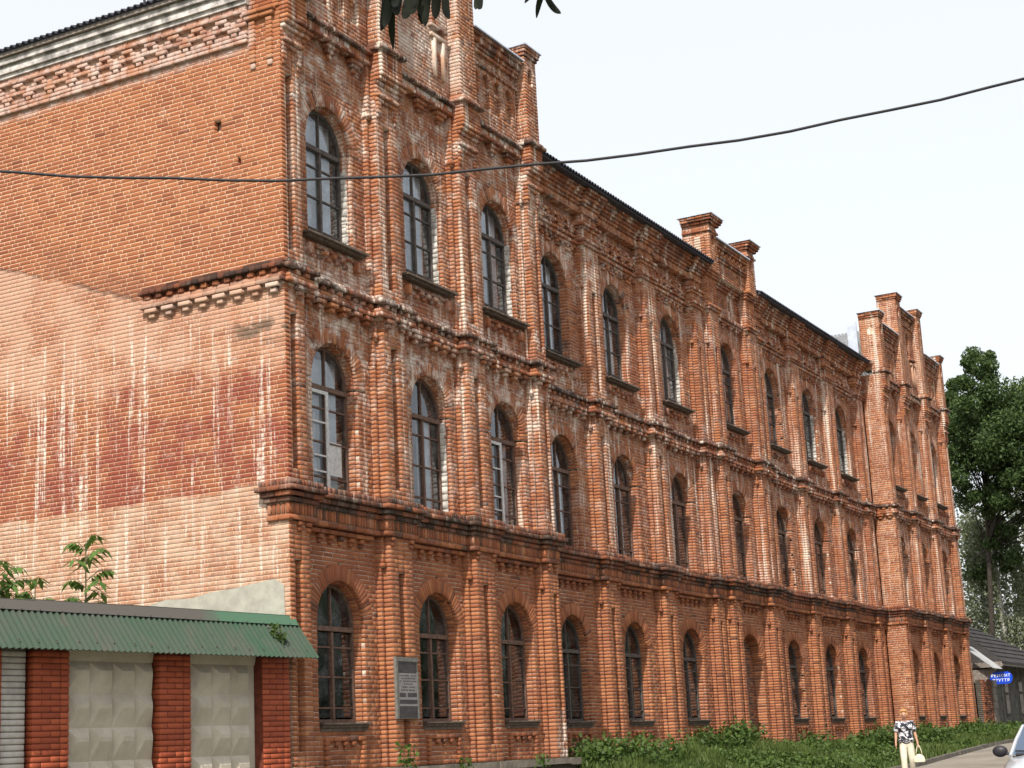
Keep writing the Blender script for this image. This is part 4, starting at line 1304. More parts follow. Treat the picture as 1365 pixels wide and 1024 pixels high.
FENB = {}
def loc_brick(mat, w, h, d, tints, n):
    out = []
    for q in range(n):
        hx = MB(); c = .008
        V = []
        for (yy, e) in ((d/2, 0), (-d/2+c, 0), (-d/2, c)):
            V += [(-w/2+e, yy, -h/2+e), (w/2-e, yy, -h/2+e), (w/2-e, yy, h/2-e), (-w/2+e, yy, h/2-e)]
        F = [(i, (i+1) % 4, 4+(i+1) % 4, 4+i) for i in range(4)] + [(4+i, 4+(i+1) % 4, 8+(i+1) % 4, 8+i) for i in range(4)] + [(8, 9, 10, 11), (3, 2, 1, 0)]
        me = mesh_np("brick", V, F, mat, [R.choice(tints)]*12); out.append(me)
    return out
OB_S = loc_brick(M['orange'], .305, .068, .16, [.2, .4, .5, .6, .8], 6)
OB_H = loc_brick(M['orange'], .148, .068, .16, [.2, .4, .5, .6, .8], 6)
WB_S = loc_brick(M['white_brick'], .40, .066, .12, [.5], 2)
GF_ = 0.9
def pier_f(a, b, y, orange=True):
    mb = MB(); mb.box(a+.012, b-.012, y+.012, y+.38, .2, 3.24)
    o = mb.obj("brick_pier" if orange else "white_brick_infill", M['orange_m'] if orange else M['white_m'], FEN)
    if not orange: o["label"] = "white painted brick infill"
    k = 0; z = GF_
    while z < 3.22:
        if not orange:
            q = link("brick", R.choice(WB_S), o, ((a+b)/2+R.uniform(-.004,.004), y+.06+R.uniform(-.004,.004), z+.034))
        else:
            ws = (.305, .148, .148) if k % 2 else (.148, .305, .148)
            x = a + ((b-a) - (sum(ws)+.02))/2
            for w in ws:
                ms = OB_S if w > .2 else OB_H
                q = link("brick", R.choice(ms), o, (x+w/2, y+.08+R.uniform(-.005,.003), z+.034)); q.rotation_euler = (R.uniform(-.02,.02), 0, R.uniform(-.01,.01))
                x += w+.010
        z += .080; k += 1
for a_, b_ in ((-7.55, -6.90), (-5.24, -4.62), (-2.96, -2.33), (-.81, -.15)): pier_f(a_, b_, 0.0)
pier_f(-5.68, -5.27, .10, False)
pier_f(-6.36, -5.72, .02)
mb = MB(); mb.box(-14, -6.4, .15, .35, .2, 3.2); mb.obj("rear_wall", M['orange_m'], FEN)
def panel_f(a, b, cols, zt):
    """concrete panel: one sheet of truncated pyramids"""
    mb = MB(); y = .165
    nx = len(cols)-1; z = zt
    while z > .5:
        z0 = z-.445
        for i in range(nx):
            x0, x1 = cols[i], cols[i+1]; w = .417 if abs((x1-x0)-.417) < .06 else None
            full = x1-x0 > .36; hp = .095 if x1-x0 > .25 else .004
            p0 = (x0, y, z0); p1 = (x1, y, z0); p2 = (x1, y, z); p3 = (x0, y, z)
            fx = (.27, .80) if full else ((.27*.417/(x1-x0), .80) if i == nx-1 else (.5, 1-.2*.417/(x1-x0)))
            L_ = x0+(x1-x0)*min(.95, fx[0]); R_ = x0+(x1-x0)*min(.99, fx[1]); zz = z-.125
            q0 = (L_, y-hp, zz-.06); q1 = (R_, y-hp, zz-.06); q2 = (R_, y-hp, zz); q3 = (L_, y-hp, zz)
            mb.add([p0, p1, p2, p3, q0, q1, q2, q3], [(4,5,6,7), (0,1,5,4), (1,2,6,5), (2,3,7,6), (3,0,4,7)])
        z = z0
    mb.add([(a, y+.005, .3), (b, y+.005, .3), (b, y+.005, zt+.1), (a, y+.005, zt+.1), (a, y+.09, .3), (b, y+.09, .3), (b, y+.09, zt+.1), (a, y+.09, zt+.1)],
           [(0,1,2,3), (4,7,6,5), (3,2,6,7), (0,3,7,4), (1,5,6,2)])
    o = mb.obj("concrete_panel", M['panel'], FEN)
    mb = MB(); mb.hexa([(a, y-.02, zt+.008), (b, y-.02, zt+.008), (b, y+.09, zt+.008), (a, y+.09, zt+.008), (a, y-.055, zt+.16), (b, y-.055, zt+.16), (b, y+.09, zt+.16), (a, y+.09, zt+.16)])
    mb.obj("lintel", M['panel'], o)
panel_f(-4.62, -2.96, [-4.60, -4.54, -4.125, -3.71, -3.29, -2.96], 3.10)
panel_f(-2.33, -.81, [-2.33, -2.17, -1.76, -1.36, -.95, -.81], 3.10)
mb = MB(); mb.box(-14, .0, .12, .5, 3.24, 3.80); mb.obj("top_beam", M['wood'], FEN)
# canopy sheets
E0, E1 = (-.40, 3.20), (.06, 3.80)
dvv = (0, E1[0]-E0[0], E1[1]-E0[1]); Wd = sqrt(dvv[1]**2+dvv[2]**2)
x = .07
while x > -13:
    L = 1.155
    o = corrugated("corrugated_sheet", (x-L-.02, E0[0]+R.uniform(-.006,.006), E0[1]+R.uniform(-.008,.004)), (1,0,0), dvv, L+.02, Wd, .105, .014, M['green'], FEN, per=8)
    x -= L
ms = MB()
for i in range(14):
    for r_ in (.18, .9):
        y_, z_ = E0[0]+(E1[0]-E0[0])*r_, E0[1]+(E1[1]-E0[1])*r_
        for q in range(3): ms.box(-.15-i*1.0-q*.31, -.135-i*1.0-q*.31, y_-.028, y_-.01, z_-.0, z_+.018)
ms.obj("roof_nails", M['frame_dark'], FEN)["kind"] = 'stuff'
x = .06
while x > -13:
    L = R.uniform(1.6, 2.2)
    mb = MB(); zz = 3.88+R.uniform(-.012, .012)
    mb.hexa([(x-L, -.015, 3.735), (x, -.015, 3.735), (x, .015, 3.735), (x-L, .015, 3.735), (x-L, .075, zz), (x, .075, zz), (x, .10, zz), (x-L, .10, zz)])
    mb.hexa([(x-L, .076, zz+.001), (x, .076, zz+.001), (x, .50, zz+.03), (x-L, .50, zz+.03), (x-L, .076, zz+.012), (x, .076, zz+.012), (x, .50, zz+.042), (x-L, .50, zz+.042)])
    mb.obj("ridge_flashing", M['flash_g'], FEN); x -= L-.03

# ================================================================== vegetation helpers
def m_leaf(name, lo, hi, trans=0.35, rough=0.55):
    t = NT(name); ti = t.attr("tint")
    c = t.ramp(ti, [(0.0, lo), (1.0, hi)])
    d = t.n("ShaderNodeBsdfPrincipled"); t.L(c, d.inputs["Base Color"]); d.inputs["Roughness"].default_value = rough; d.inputs["Specular IOR Level"].default_value = 0.25
    tr = t.n("ShaderNodeBsdfTranslucent"); t.L(t.mix(0.5, c, (0.10, 0.16, 0.02)), tr.inputs["Color"])
    mx = t.n("ShaderNodeMixShader"); mx.inputs[0].default_value = trans
    t.L(d.outputs[0], mx.inputs[1]); t.L(tr.outputs[0], mx.inputs[2]); t.L(mx.outputs[0], t.out.inputs[0])
    return t.m
M['leaf_tree'] = m_leaf("leaf_dark_tree", (0.028, 0.052, 0.018), (0.105, 0.165, 0.055), .30)
M['leaf_birch'] = m_leaf("leaf_birch", (0.085, 0.105, 0.062), (0.225, 0.245, 0.155), .3)
M['leaf_bush'] = m_leaf("leaf_bush", (0.035, 0.070, 0.016), (0.105, 0.165, 0.040), .3)
M['leaf_grass'] = m_leaf("leaf_grass", (0.045, 0.080, 0.018), (0.130, 0.180, 0.050), .3)
M['leaf_sap'] = m_leaf("leaf_sapling", (0.045, 0.095, 0.020), (0.120, 0.210, 0.050), .35)
M['leaf_near_shaded'] = m_leaf("leaf_near_shaded", (0.007, 0.008, 0.006), (0.018, 0.022, 0.013), .03, .95)  # near-black: the shaded, backlit look is put into the leaf colour
M['bark'] = m_plain("bark", (0.055, 0.046, 0.038), 0.95, 0.4, 9, bump=0.8)
M['bark_birch'] = m_plain("birch_bark", (0.42, 0.41, 0.38), 0.9, 0.5, 5, bump=0.4)
M['stem'] = m_plain("green_stem", (0.10, 0.11, 0.05), 0.8, 0.3, 9)

def leaf_cloud(pts, size, sizev=.35, aspect=.55, tint=None, droop=0.0, updir=.4):
    """diamond leaves at pts (n,3)"""
    n = len(pts)
    d = rng.normal(0, 1, (n, 3)); d[:,2] -= droop; d /= np.linalg.norm(d, axis=1, keepdims=True)
    nn = rng.normal(0, 1, (n, 3)); nn[:,2] += updir*2
    s = np.cross(nn, d); s /= np.linalg.norm(s, axis=1, keepdims=True)+1e-9
    L = size*(1+rng.uniform(-sizev, sizev, (n, 1)))
    a = pts - d*L*.5; b = pts + d*L*.5
    l_ = pts - d*L*.06 + s*L*aspect*.5; r_ = pts - d*L*.06 - s*L*aspect*.5
    V = np.stack([a, r_, b, l_], 1).reshape(-1, 3)
    Q = np.arange(4*n).reshape(-1, 4)
    T = np.repeat(np.clip(rng.normal(.5, .25, n) if tint is None else tint, 0, 1), 4)
    return V, Q, T

def limb_tree(mb, base, top, r0, r1, clumps, rng_, nb=2):
    """trunk with limbs that lead to the clump centres"""
    base = Vector(base); top = Vector(top)
    pts = [base.lerp(top, q/5)+Vector((R.uniform(-.12,.12), R.uniform(-.12,.12), 0))*(q > 0) for q in range(6)]
    mb.tube(pts, [r0+(r1-r0)*q/5 for q in range(6)], 9)
    for c in clumps:
        c = Vector(c); zc = min(max((c.z-base.z)/(top.z-base.z) - R.uniform(.10, .22), .58), .95)
        s_ = base.lerp(top, zc)
        mid = s_.lerp(c, .5)+Vector((R.uniform(-.3,.3), R.uniform(-.3,.3), R.uniform(-.1,.4)))
        r = r0+(r1-r0)*zc
        mb.tube([s_, mid, c], [r*.45, r*.28, r*.10], 6)

def tree(name, label, group, base, top, blobs, leaf, mat, bark, per, r0=.3):
    t_ = empty(name, base); tag(t_, label, "tree", group)
    b = Vector(base); mb = MB()
    cl = []; P = []
    for (c, r, k) in blobs:
        c = np.array(c)
        for i in range(k):
            v = rng.normal(0, 1, 3); v /= np.linalg.norm(v); q = c + v*r*rng.uniform(.25, 1.0)**.6*np.array([1, 1, .9])
            if i % 3 == 0: cl.append(tuple(q-np.array(base)))
            m = int(per*rng.uniform(.5, 1.4)); rr_ = rng.uniform(.30, .62)*r*.72
            pp = rng.normal(0, 1, (m, 3)); pp /= np.linalg.norm(pp, axis=1, keepdims=True); pp *= rng.uniform(.05, 1.15, (m, 1))**.6
            P.append(q + pp*np.array([rr_, rr_, rr_*.8]))
    limb_tree(mb, (0,0,0), tuple(Vector(top)-b), r0, r0*.25, cl, rng)
    tr = mb.obj("trunk", bark, t_); sharp(tr, 60)
    P = np.concatenate(P) - np.array(base)
    tt = np.clip(.40 + .25*rng.normal(0, 1, len(P)), 0, 1)
    V, Q, T = leaf_cloud(P, leaf, tint=tt)
    link("crown", mesh_np("crown", V, Q, mat, T), t_)
    return t_

# big dark tree beyond the far gable
tree("broadleaf_tree", "tall dark green broadleaf tree rising just beyond the far end of the brick building", "trees beyond the brick building", (63.2, 3.1, 1.3), (60.2, 1.2, 17.0),
     [((58.5, 0.9, 18.5), 1.25, 13), ((58.46, 1.5, 17.0), 1.6, 16), ((58.9, 0.0, 15.9), 2.4, 32), ((61.0, -1.0, 16.6), 2.2, 26), ((59.4, 1.3, 14.0), 2.1, 26), ((60.0, -0.6, 13.2), 2.0, 22), ((59.8, 1.3, 12.4), 1.2, 9), ((60.8, 3.0, 15.6), 1.7, 16), ((61.1, 3.0, 17.9), 1.2, 8), ((61.3, -2.2, 14.8), 2.3, 22), ((60.5, 1.0, 19.5), 1.0, 5), ((62.5, 1.5, 16.0), 2.2, 16), ((62.0, -3.2, 16.6), 2.4, 24), ((61.8, -3.0, 13.4), 2.2, 20), ((61.5, -2.6, 18.2), 1.6, 12), ((62.2, .6, 11.0), 1.5, 8), ((62.6, -1.6, 11.4), 1.6, 9), ((62.6, 2.2, 9.6), 1.3, 6)],
     .17, M['leaf_tree'], M['bark'], 430, .19)
# birches with hanging twigs
def birch(base, h, w, n, label):
    t_ = empty("birch_tree", base); tag(t_, label, "tree", "birches behind the low house")
    mb = MB(); mb.tube([(0,0,0), (.1,.05,h*.4), (0,.1,h*.8), (.1,0,h)], [.2, .15, .08, .03], 8)
    P = []
    for i in range(n):
        a = R.uniform(0, 2*pi); z = h*R.uniform(.42, 1.0); r = w*(1.1-.6*z/h)*R.uniform(.2, 1)
        e = Vector((cos(a)*r, sin(a)*r, z+R.uniform(0, .5)))
        mb.tube([(0,0,z-.9), tuple(e*.5+Vector((0,0,(z-.5)*.5))), tuple(e)], [.035, .02, .008], 4, cap=False)
        for q in range(R.randint(2, 4)):
            L = R.uniform(1.2, 3.6); x0, y0 = e.x+R.uniform(-.5,.5), e.y+R.uniform(-.5,.5)
            m = int(L*26); s_ = rng.uniform(0, 1, m)
            P.append(np.stack([x0+rng.normal(0,.10,m)+s_*R.uniform(-.3,.3), y0+rng.normal(0,.10,m)+s_*R.uniform(-.3,.3), e.z-s_*L], 1))
    tr = mb.obj("trunk", M['bark_birch'], t_); sharp(tr, 60)
    P = np.concatenate(P); P = P[P[:,2] > .6]
    V, Q, T = leaf_cloud(P, .17, droop=1.0, aspect=.6)
    link("crown", mesh_np("crown", V, Q, M['leaf_birch'], T), t_)
birch((63.4, 2.0, 1.3), 11.5, 2.3, 60, "pale drooping birch close to the gable end, behind the low grey house")
birch((72.5, 1.6, 1.4), 14.0, 3.2, 64, "drooping birch showing under the dark broadleaf crown, right of its twin")
birch((71.2, 4.4, 1.4), 13.0, 3.2, 60, "farthest birch, half hidden by the two drooping ones")

# saplings behind the boundary wall: compound leaves
def sapling(name, base, h, n, label, spread=.45, seed=0):
    t_ = empty(name, base); tag(t_, label, "sapling", "saplings behind the boundary wall")
    mb = MB(); mb.tube([(0,0,0), (.04,.02,h*.5), (-.02,.0,h)], [.035, .022, .008], 6)
    P = []; D = []
    for i in range(n):
        z = h - (i/n)**1.0*1.6 - R.uniform(0, .08); a = i*2.4+R.uniform(-.4,.4)
        L = spread*R.uniform(.6, 1.0)*(.45+.55*min(1, i/6+.3))
        e = Vector((cos(a)*L, sin(a)*L, z+.16)); mb.tube([(0,0,z), tuple(Vector((cos(a)*L*.5, sin(a)*L*.5, z+.15))), tuple(e)], [.008,.006,.004], 4, cap=False)
        for q in range(9):
            s_ = .2+.8*q/8; b = Vector((cos(a)*L*s_, sin(a)*L*s_, z+.15*min(1, s_*1.6)))
            sd = (-1 if q % 2 else 1) if q < 8 else 0
            dirv = Vector((cos(a)*.5 - sin(a)*sd, sin(a)*.5+cos(a)*sd, -.55)).normalized()
            P.append(b); D.append(dirv)
    mb.obj("stem", M['stem'], t_)
    V = []; Q = []; T = []
    for b, d in zip(P, D):
        L = R.uniform(.16, .25); s_ = d.cross(Vector((0,0,1))).normalized()*L*.22; k = len(V)
        dn = Vector((0,0,-.03))
        V += [b[:], (b+d*L*.4+s_)[:], (b+d*L+dn)[:], (b+d*L*.4-s_)[:]]; Q.append((k, k+1, k+2, k+3)); T += [R.uniform(.1,1)]*4
    link("foliage", mesh_np("foliage", V, Q, M['leaf_sap'], T), t_)
def fpos(a, off, z=1.0):
    return (0.05+a*cos(FTH)-off*sin(FTH), -.05+a*sin(FTH)+off*cos(FTH), z)
sapling("ash_sapling", fpos(-3.43, 1.0, .9), 3.98, 16, "slender sapling with tiers of compound leaves standing above the green canopy", .40)
for q, (a_, o_, h_, n_) in enumerate(((-4.35, 1.0, 3.32, 10), (-4.95, 1.1, 3.55, 30), (-5.35, .9, 3.50, 30), (-5.9, 1.3, 3.95, 20))):
    sapling("ash_sapling", fpos(a_, o_, .9), h_, n_, ("short sprout barely clearing the canopy, left of the slender sapling", "bushy dark sapling above the white brick infill", "bushy sapling at the left edge above the canopy", "taller sapling cut by the left edge of the photo")[q], .5 if q else .3)
# sprig growing out of the canopy
t_ = empty("roof_sprig", fpos(-.72, -.10, 3.62)); tag(t_, "small leafy sprig hanging over the green corrugated canopy", "plant")
mb = MB(); mb.tube([(0,.12,.05), (.05,-.02,.06), (.13,-.10,-.06), (.18,-.14,-.15)], [.007,.006,.005,.003], 5); mb.obj("stem", M['stem'], t_)
pts_ = np.array([[.13*s_+rng.normal(0,.05), -.06-.09*s_+rng.normal(0,.03), .05-.20*s_+rng.normal(0,.04)] for s_ in rng.uniform(0, 1.1, 75)])
V, Q, T = leaf_cloud(pts_, .085, droop=.6); link("foliage", mesh_np("foliage", V, Q, M['leaf_bush'], T*.6), t_)

# grass and weeds of the verge
def verge_pts(n, x0, x1, y0, y1):
    x = rng.uniform(x0, x1, n); y = rng.uniform(y0, y1, n); return x, y
xs_, ys_ = verge_pts(88000, 9.6, 56, CURB+.05, -.02)
patch = (np.sin(xs_*1.3+1)+np.sin(xs_*.47+ys_*1.7)+np.sin(xs_*2.9-ys_*2.1))/3
hh = (.10+.22*np.clip(patch+.35, 0, 1))*rng.uniform(.5, 1.3, len(xs_))
ins = ((xs_ > 9.6) & (xs_ < 36.9)); hh *= np.where(ys_ > -1.2, 1.25, .9)
zz_ = vz(xs_, ys_)
a_ = rng.uniform(0, 2*pi, len(xs_)); w_ = .012+.02*rng.uniform(0, 1, len(xs_)); ln = rng.uniform(.1, .6, len(xs_))*hh
dx, dy = np.cos(a_), np.sin(a_)
b0 = np.stack([xs_-dy*w_, ys_+dx*w_, zz_-.02], 1); b1 = np.stack([xs_+dy*w_, ys_-dx*w_, zz_-.02], 1)
m1 = np.stack([xs_+dx*ln*.4+dy*w_*.7, ys_+dy*ln*.4-dx*w_*.7, zz_+hh*.6], 1); tp = np.stack([xs_+dx*ln, ys_+dy*ln, zz_+hh], 1)
V = np.stack([b0, b1, m1, tp], 1).reshape(-1, 3)
T = np.repeat(np.clip(.5+.3*patch+rng.normal(0, .2, len(xs_)), 0, 1), 4)
g_ = link("verge_grass", mesh_np("verge_grass", V, np.arange(len(V)).reshape(-1, 4), M['leaf_grass'], T)); g_["kind"] = 'stuff'
xs_, ys_ = verge_pts(60000, 9.5, 46.8, CURB+.1, -.05)
patch = (np.sin(xs_*.9+ys_*.8)+np.sin(xs_*2.3+2)+np.sin(xs_*.31+1.2))/3
keep = patch+rng.normal(0, .2, len(xs_)) > .02
xs_, ys_, patch = xs_[keep], ys_[keep], patch[keep]
zz_ = vz(xs_, ys_)+rng.uniform(0, 1, len(xs_))*(.12+.38*np.clip(patch, 0, 1))
V, Q, T = leaf_cloud(np.stack([xs_, ys_, zz_], 1), .11, aspect=.6)
g_ = link("ground_weeds", mesh_np("ground_weeds", V, Q, M['leaf_bush'], T)); g_["kind"] = 'stuff'

def shrub(base, rx, ry, h, n, label, leaf=.12, group="shrubs against the brick building"):
    z0 = float(vz(np.array(base[0]), np.array(base[1])))-.05
    t_ = empty("shrub", (base[0], base[1], z0)); tag(t_, label, "shrub", group)
    mb = MB()
    P = []
    for i in range(n):
        a = R.uniform(0, 2*pi); r = sqrt(R.random()); q = Vector((cos(a)*rx*r, sin(a)*ry*r, h*(R.uniform(.25, 1.0))*(1-.45*r*r)))
        mb.tube([(q.x*.2, q.y*.2, 0), (q.x*.6, q.y*.6, q.z*.6), tuple(q)], [.018, .012, .004], 4, cap=False)
        m = int(R.uniform(50, 90)); pp = rng.normal(0, 1, (m, 3))*np.array([.20, .20, .15]); P.append(pp+np.array(q[:]))
    mb.obj("stems", M['stem'], t_)
    P = np.concatenate(P); P[:,2] = np.maximum(P[:,2], .02)
    V, Q, T = leaf_cloud(P, leaf, aspect=.62); link("foliage", mesh_np("foliage", V, Q, M['leaf_bush'], T*.9), t_)
shrub((11.2, -.2), 1.3, .75, 0.58, 34, "low spreading shrub right of the first gabled block's last pilaster")
shrub((13.9, -.1), 1.2, .7, 0.43, 22, "low thin shrub below the second window right of the near gabled block")
shrub((17.6, .15), .7, .5, 0.58, 16, "small shrub left of the climbing bush by the entrance niche")
shrub((19.7, .1), .8, .5, 0.82, 28, "tallest bush, climbing the pilaster left of the entrance niche", .12)
shrub((28.6, -1.2), 1.7, .8, 0.58, 34, "broad low shrub behind the walking woman's raised side")
shrub((33.0, -1.1), 2.0, .8, 0.66, 40, "dense shrub at the foot of the far gabled block, behind the woman")
shrub((39.5, -1.5), 2.2, .7, 0.43, 34, "flat bright shrub right of the woman's handbag")
shrub((26.3, .2), .8, .4, 0.47, 14, "thin shrub below the window right of the entrance niche")
shrub((46.2, -1.6), 1.9, .6, 0.31, 20, "lowest shrub, before the corner of the far gabled block")
t_ = empty("weed_sprout", (2.35, -.55, 1.0)); tag(t_, "young bright green weed in front of the second pilaster below the plaque", "plant")
mb = MB(); mb.tube([(0,0,0), (.03,0,.4), (.0,.02,.78)], [.014,.010,.004], 5); mb.tube([(0,0,.1), (.22,0,.4), (.30,.02,.55)], [.010,.008,.003], 5); mb.obj("stem", M['stem'], t_)
pts_ = np.concatenate([np.stack([rng.normal(.02,.09,60), rng.normal(0,.07,60), rng.uniform(.1,.85,60)], 1), np.stack([rng.normal(.24,.09,40), rng.normal(0,.06,40), rng.uniform(.2,.6,40)], 1)])
V, Q, T = leaf_cloud(pts_, .11); link("foliage", mesh_np("foliage", V, Q, M['leaf_sap'], T), t_)
for (x_, y_, l_) in ((4.6, -.42, "tuft of weeds on the plinth ledge below the second window"), (7.6, -.42, "thin weeds on the plinth ledge below the third window")):
    t_ = empty("weed_tuft", (x_, y_, 1.2)); tag(t_, l_, "plant")
    pts_ = np.stack([rng.normal(0,.16,60), rng.normal(0,.05,60), rng.uniform(0,.36,60)], 1)
    V, Q, T = leaf_cloud(pts_, .09, droop=-1); link("foliage", mesh_np("foliage", V, Q, M['leaf_bush'], T), t_)

# ================================================================== low grey house beyond the far gable
HOU = empty("low_house", (47.4, 0, 1.3)); tag(HOU, "low grey boarded house with a dark slate roof at the street's far end", "house")
M['slate'] = m_plain("dark_slate", (0.038, 0.036, 0.036), 0.9, 0.35, 2.5, bump=0.4)
M['greywall'] = m_plain("grey_boarding", (0.115, 0.108, 0.098), 0.95, 0.35, 3.5, bump=0.5)
M['oldbrick'] = m_brick("old_grey_brick", False, 0.2)
M['cwhite'] = m_plain("whitewashed_stone", (0.66, 0.63, 0.55), 0.95, 0.2, 7, bump=0.5)
o = HOU.location
def hl(x, y, z): return (x-47.4, y, z-1.3)
mb = MB()
# front boards one by one
x = 49.95
boards = []
while x < 61:
    w = R.uniform(.42, .62)
    mbb = MB(); mbb.box(x-47.4+.008, x-47.4+w-.008, .13+R.uniform(-.015,.015), .30, .1, 3.05); mbb.obj("board", M['greywall'], HOU); x += w
mb.box(*[v-47.4 for v in (49.2, 61.2)], .31, 4.0, 0, 3.1); mb.obj("wall", M['greywall'], HOU)
mb = MB(); mb.box(49.2-47.4, 49.92-47.4, +.10, .30, .1, 2.6); dr = mb.obj("door", M['dark_room'], HOU)
mb = MB(); mb.box(49.12-47.4, 49.2-47.4, .12, .30, .05, 2.7); mb.box(49.92-47.4, 49.99-47.4, .10, .30, .05, 2.7); mb.obj("door_frame", M['wood'], dr)
for x in (52.6, 55.6):
    mb = MB(); mb.box(x-47.4, x-47.4+.85, .095, .15, .9, 2.45); wo_ = mb.obj("window", M['frame_dark'], HOU)
    mb = MB(); mb.add([(x-47.4+.08, .092, .98), (x-47.4+.77, .092, .98), (x-47.4+.77, .092, 2.37), (x-47.4+.08, .092, 2.37)], [(0,1,2,3)]); mb.obj("pane", M['glass'], wo_)
# roof: front slope and left gable slope meeting in a short ridge
mb = MB()
A_, B_, Cc = hl(48.9, -.75, 4.38), hl(61.8, -.75, 4.38), hl(49.4, 2.6, 7.1)
D_ = hl(61.8, 4.6, 4.38); E_ = hl(48.9, 5.4, 4.38)
th = .10
dn = lambda q: (q[0], q[1], q[2]-th)
mb.add([A_, B_, Cc, D_, E_, dn(A_), dn(B_), dn(Cc), dn(D_), dn(E_)], [(0,1,2), (1,3,2), (3,4,2), (4,0,2), (6,5,7), (8,6,7), (9,8,7), (5,9,7), (5,6,1,0), (6,8,3,1), (8,9,4,3), (9,5,0,4)])
rf = mb.obj("roof", M['slate'], HOU)
mb = MB()
for k in range(1, 12):
    f_ = k/12; a0 = Vector(A_).lerp(Vector(Cc), f_); b0_ = Vector(B_).lerp(Vector(Cc), f_)
    off = Vector((0, -.02, .02))
    mb.hexa([tuple(a0+Vector((0,-.03,-.0))), tuple(b0_+Vector((0,-.03,0))), tuple(b0_+Vector((0,.14,.12))), tuple(a0+Vector((0,.14,.12))),
             tuple(a0+Vector((0,-.03,.028))), tuple(b0_+Vector((0,-.03,.028))), tuple(b0_+Vector((0,.14,.135))), tuple(a0+Vector((0,.14,.135)))])
mb.obj("slate_courses", M['slate'], rf)["kind"] = 'stuff'
mb = MB(); mb.box(48.9-47.4, 61.8-47.4, -.73, -.70, 2.9, 3.08); mb.box(48.88-47.4, 48.96-47.4, -.7, 5.3, 2.86, 3.07); mb.obj("fascia_board", M['wood'], HOU)
# light sheet porch between the brick gable and the house
pl_ = Vector((0, -1.15, -.98)).normalized()
corrugated("porch_sheet", hl(46.65, -.80, 4.04), (1,0,0), (0, 1.15, .98), 1.7, 1.5, .16, .022, M['roof_grey'], HOU, per=5)
mb = MB(); mb.hexa([hl(47.15,-.28,3.50), hl(47.2,-.28,3.50), hl(47.2,.30,3.52), hl(47.15,.30,3.52), hl(47.15,-.82,4.02), hl(47.2,-.82,4.02), hl(47.2,.30,4.02), hl(47.15,.30,4.02)])
mb.obj("porch_apron", M['wood'], HOU)
# broken brick pier beside the gable
PR = empty("brick_stub_wall", (46.7, -.3, 1.3)); tag(PR, "short crumbling wall of old bricks and pale stone between the brick building and the house door", "wall")
FR['stub'] = ((46.72, -.30, 1.3), (1,0,0), (0,0,1), (0,-1,0)); FN = list(FR); FA = np.array([FR[k] for k in FN], dtype=float)
B = Bricks(); fill(B, B_m(B), 'stub', 0, 1.55, 0, 2.3, 0, d=.1, md=.3, mu=.12, sd=.2, jit=.012, miss=.05); 
o = B.m.build("core", M['darkstone'], None, chamfer=False); o.parent = PR; o.matrix_parent_inverse = Matrix.Translation((-46.7, .3, -1.3))
o2 = B.build("bricks", M['oldbrick'], None, kind='stuff'); o2.parent = PR; o2.matrix_parent_inverse = Matrix.Translation((-46.7, .3, -1.3))
mb = MB()
for k in range(8): mb.box(1.58, 2.28+R.uniform(-.05,.05), -.04+R.uniform(-.02,.02), .25, k*.29+.01, k*.29+.28)
mb.obj("stone_quoin", M['stone'], PR)
for i, (x_, w_, h_, l_) in enumerate(((48.4, .95, .50, "whitewashed doorstep stone in front of the dark house door"), (50.3, 3.0, .42, "long whitewashed kerb stone along the grey boarded wall"))):
    t_ = empty("white_stone", (x_, -1.5, 1.36)); tag(t_, l_, "stone")
    mb = MB(); n_ = 8
    mb.loft([[(x0, -.18+R.uniform(-.03,.03), 0), (x0, -.16+R.uniform(-.03,.03), h_*R.uniform(.7,1)), (x0, .14, h_*R.uniform(.8,1)), (x0, .18, 0)] for x0 in [w_*q/n_+R.uniform(-.02,.02) for q in range(n_+1)]])
    sharp(mb.obj("stone", M['cwhite'], t_), 30)
# second pale roof further back
SH = empty("far_shed", (63, 1.0, 1.3)); tag(SH, "shed with a pale corrugated roof showing behind the low house", "shed")
corrugated("roof", (0, 0, 4.6), (0,-1,0), (.93, 0, -.30), 5.0, 9.0, .3, .04, M['roof_grey'], SH, per=5)
mb = MB(); mb.box(.3, 8.4, -4.8, -.1, 0, 2.1); mb.box(.2, 1.2, -4.8, -.1, 2.1, 4.2); mb.obj("wall", M['greywall'], SH)

# shop sign: turned a little towards the street; blue light box on a bracket
SG = empty("shop_sign", (49.1, -.10, 3.46), radians(24)); tag(SG, "blue projecting sign with white Cyrillic lettering beside the house door", "sign")
M['blue'] = m_plain("sign_blue", (0.006, 0.055, 0.52), 0.35, 0.08, 3, bump=0.02)
t = NT("sign_white"); t.bsdf((0.80, 0.84, 0.88), 0.4); M['sign_white'] = t.m
mb = MB(); rg = []
for xx in (0, .12):
    ring_ = []
    for i in range(22):
        a = -pi/2+pi*i/21; ring_.append((xx, -.70-.22*cos(a), .25+.25*sin(a)))
    ring_ += [(xx, -.06, .5), (xx, 0.0, .42), (xx, 0.0, .08), (xx, -.06, 0.0)]
    rg.append(ring_)
mb.loft(rg); mb.obj("light_box", M['blue'], SG)
mb = MB(); mb.box(.04, .08, 0, .5, .22, .27); mb.obj("bracket", M['frame_dark'], SG)
def text_mesh(name, body, size, mat, parent, M4):
    cu = bpy.data.curves.new(name, 'FONT'); cu.body = body; cu.size = size; cu.align_x = 'CENTER'; cu.align_y = 'CENTER'; cu.extrude = .006; cu.offset = size*.012; cu.space_character = 1.22
    to = bpy.data.objects.new(name, cu); COL.objects.link(to)
    dg = bpy.context.evaluated_depsgraph_get(); dg.update()
    me = bpy.data.meshes.new_from_object(to.evaluated_get(dg)); bpy.data.objects.remove(to)
    me.transform(M4); me.materials.clear(); me.materials.append(mat); me.name = name
    return link(name, me, parent)
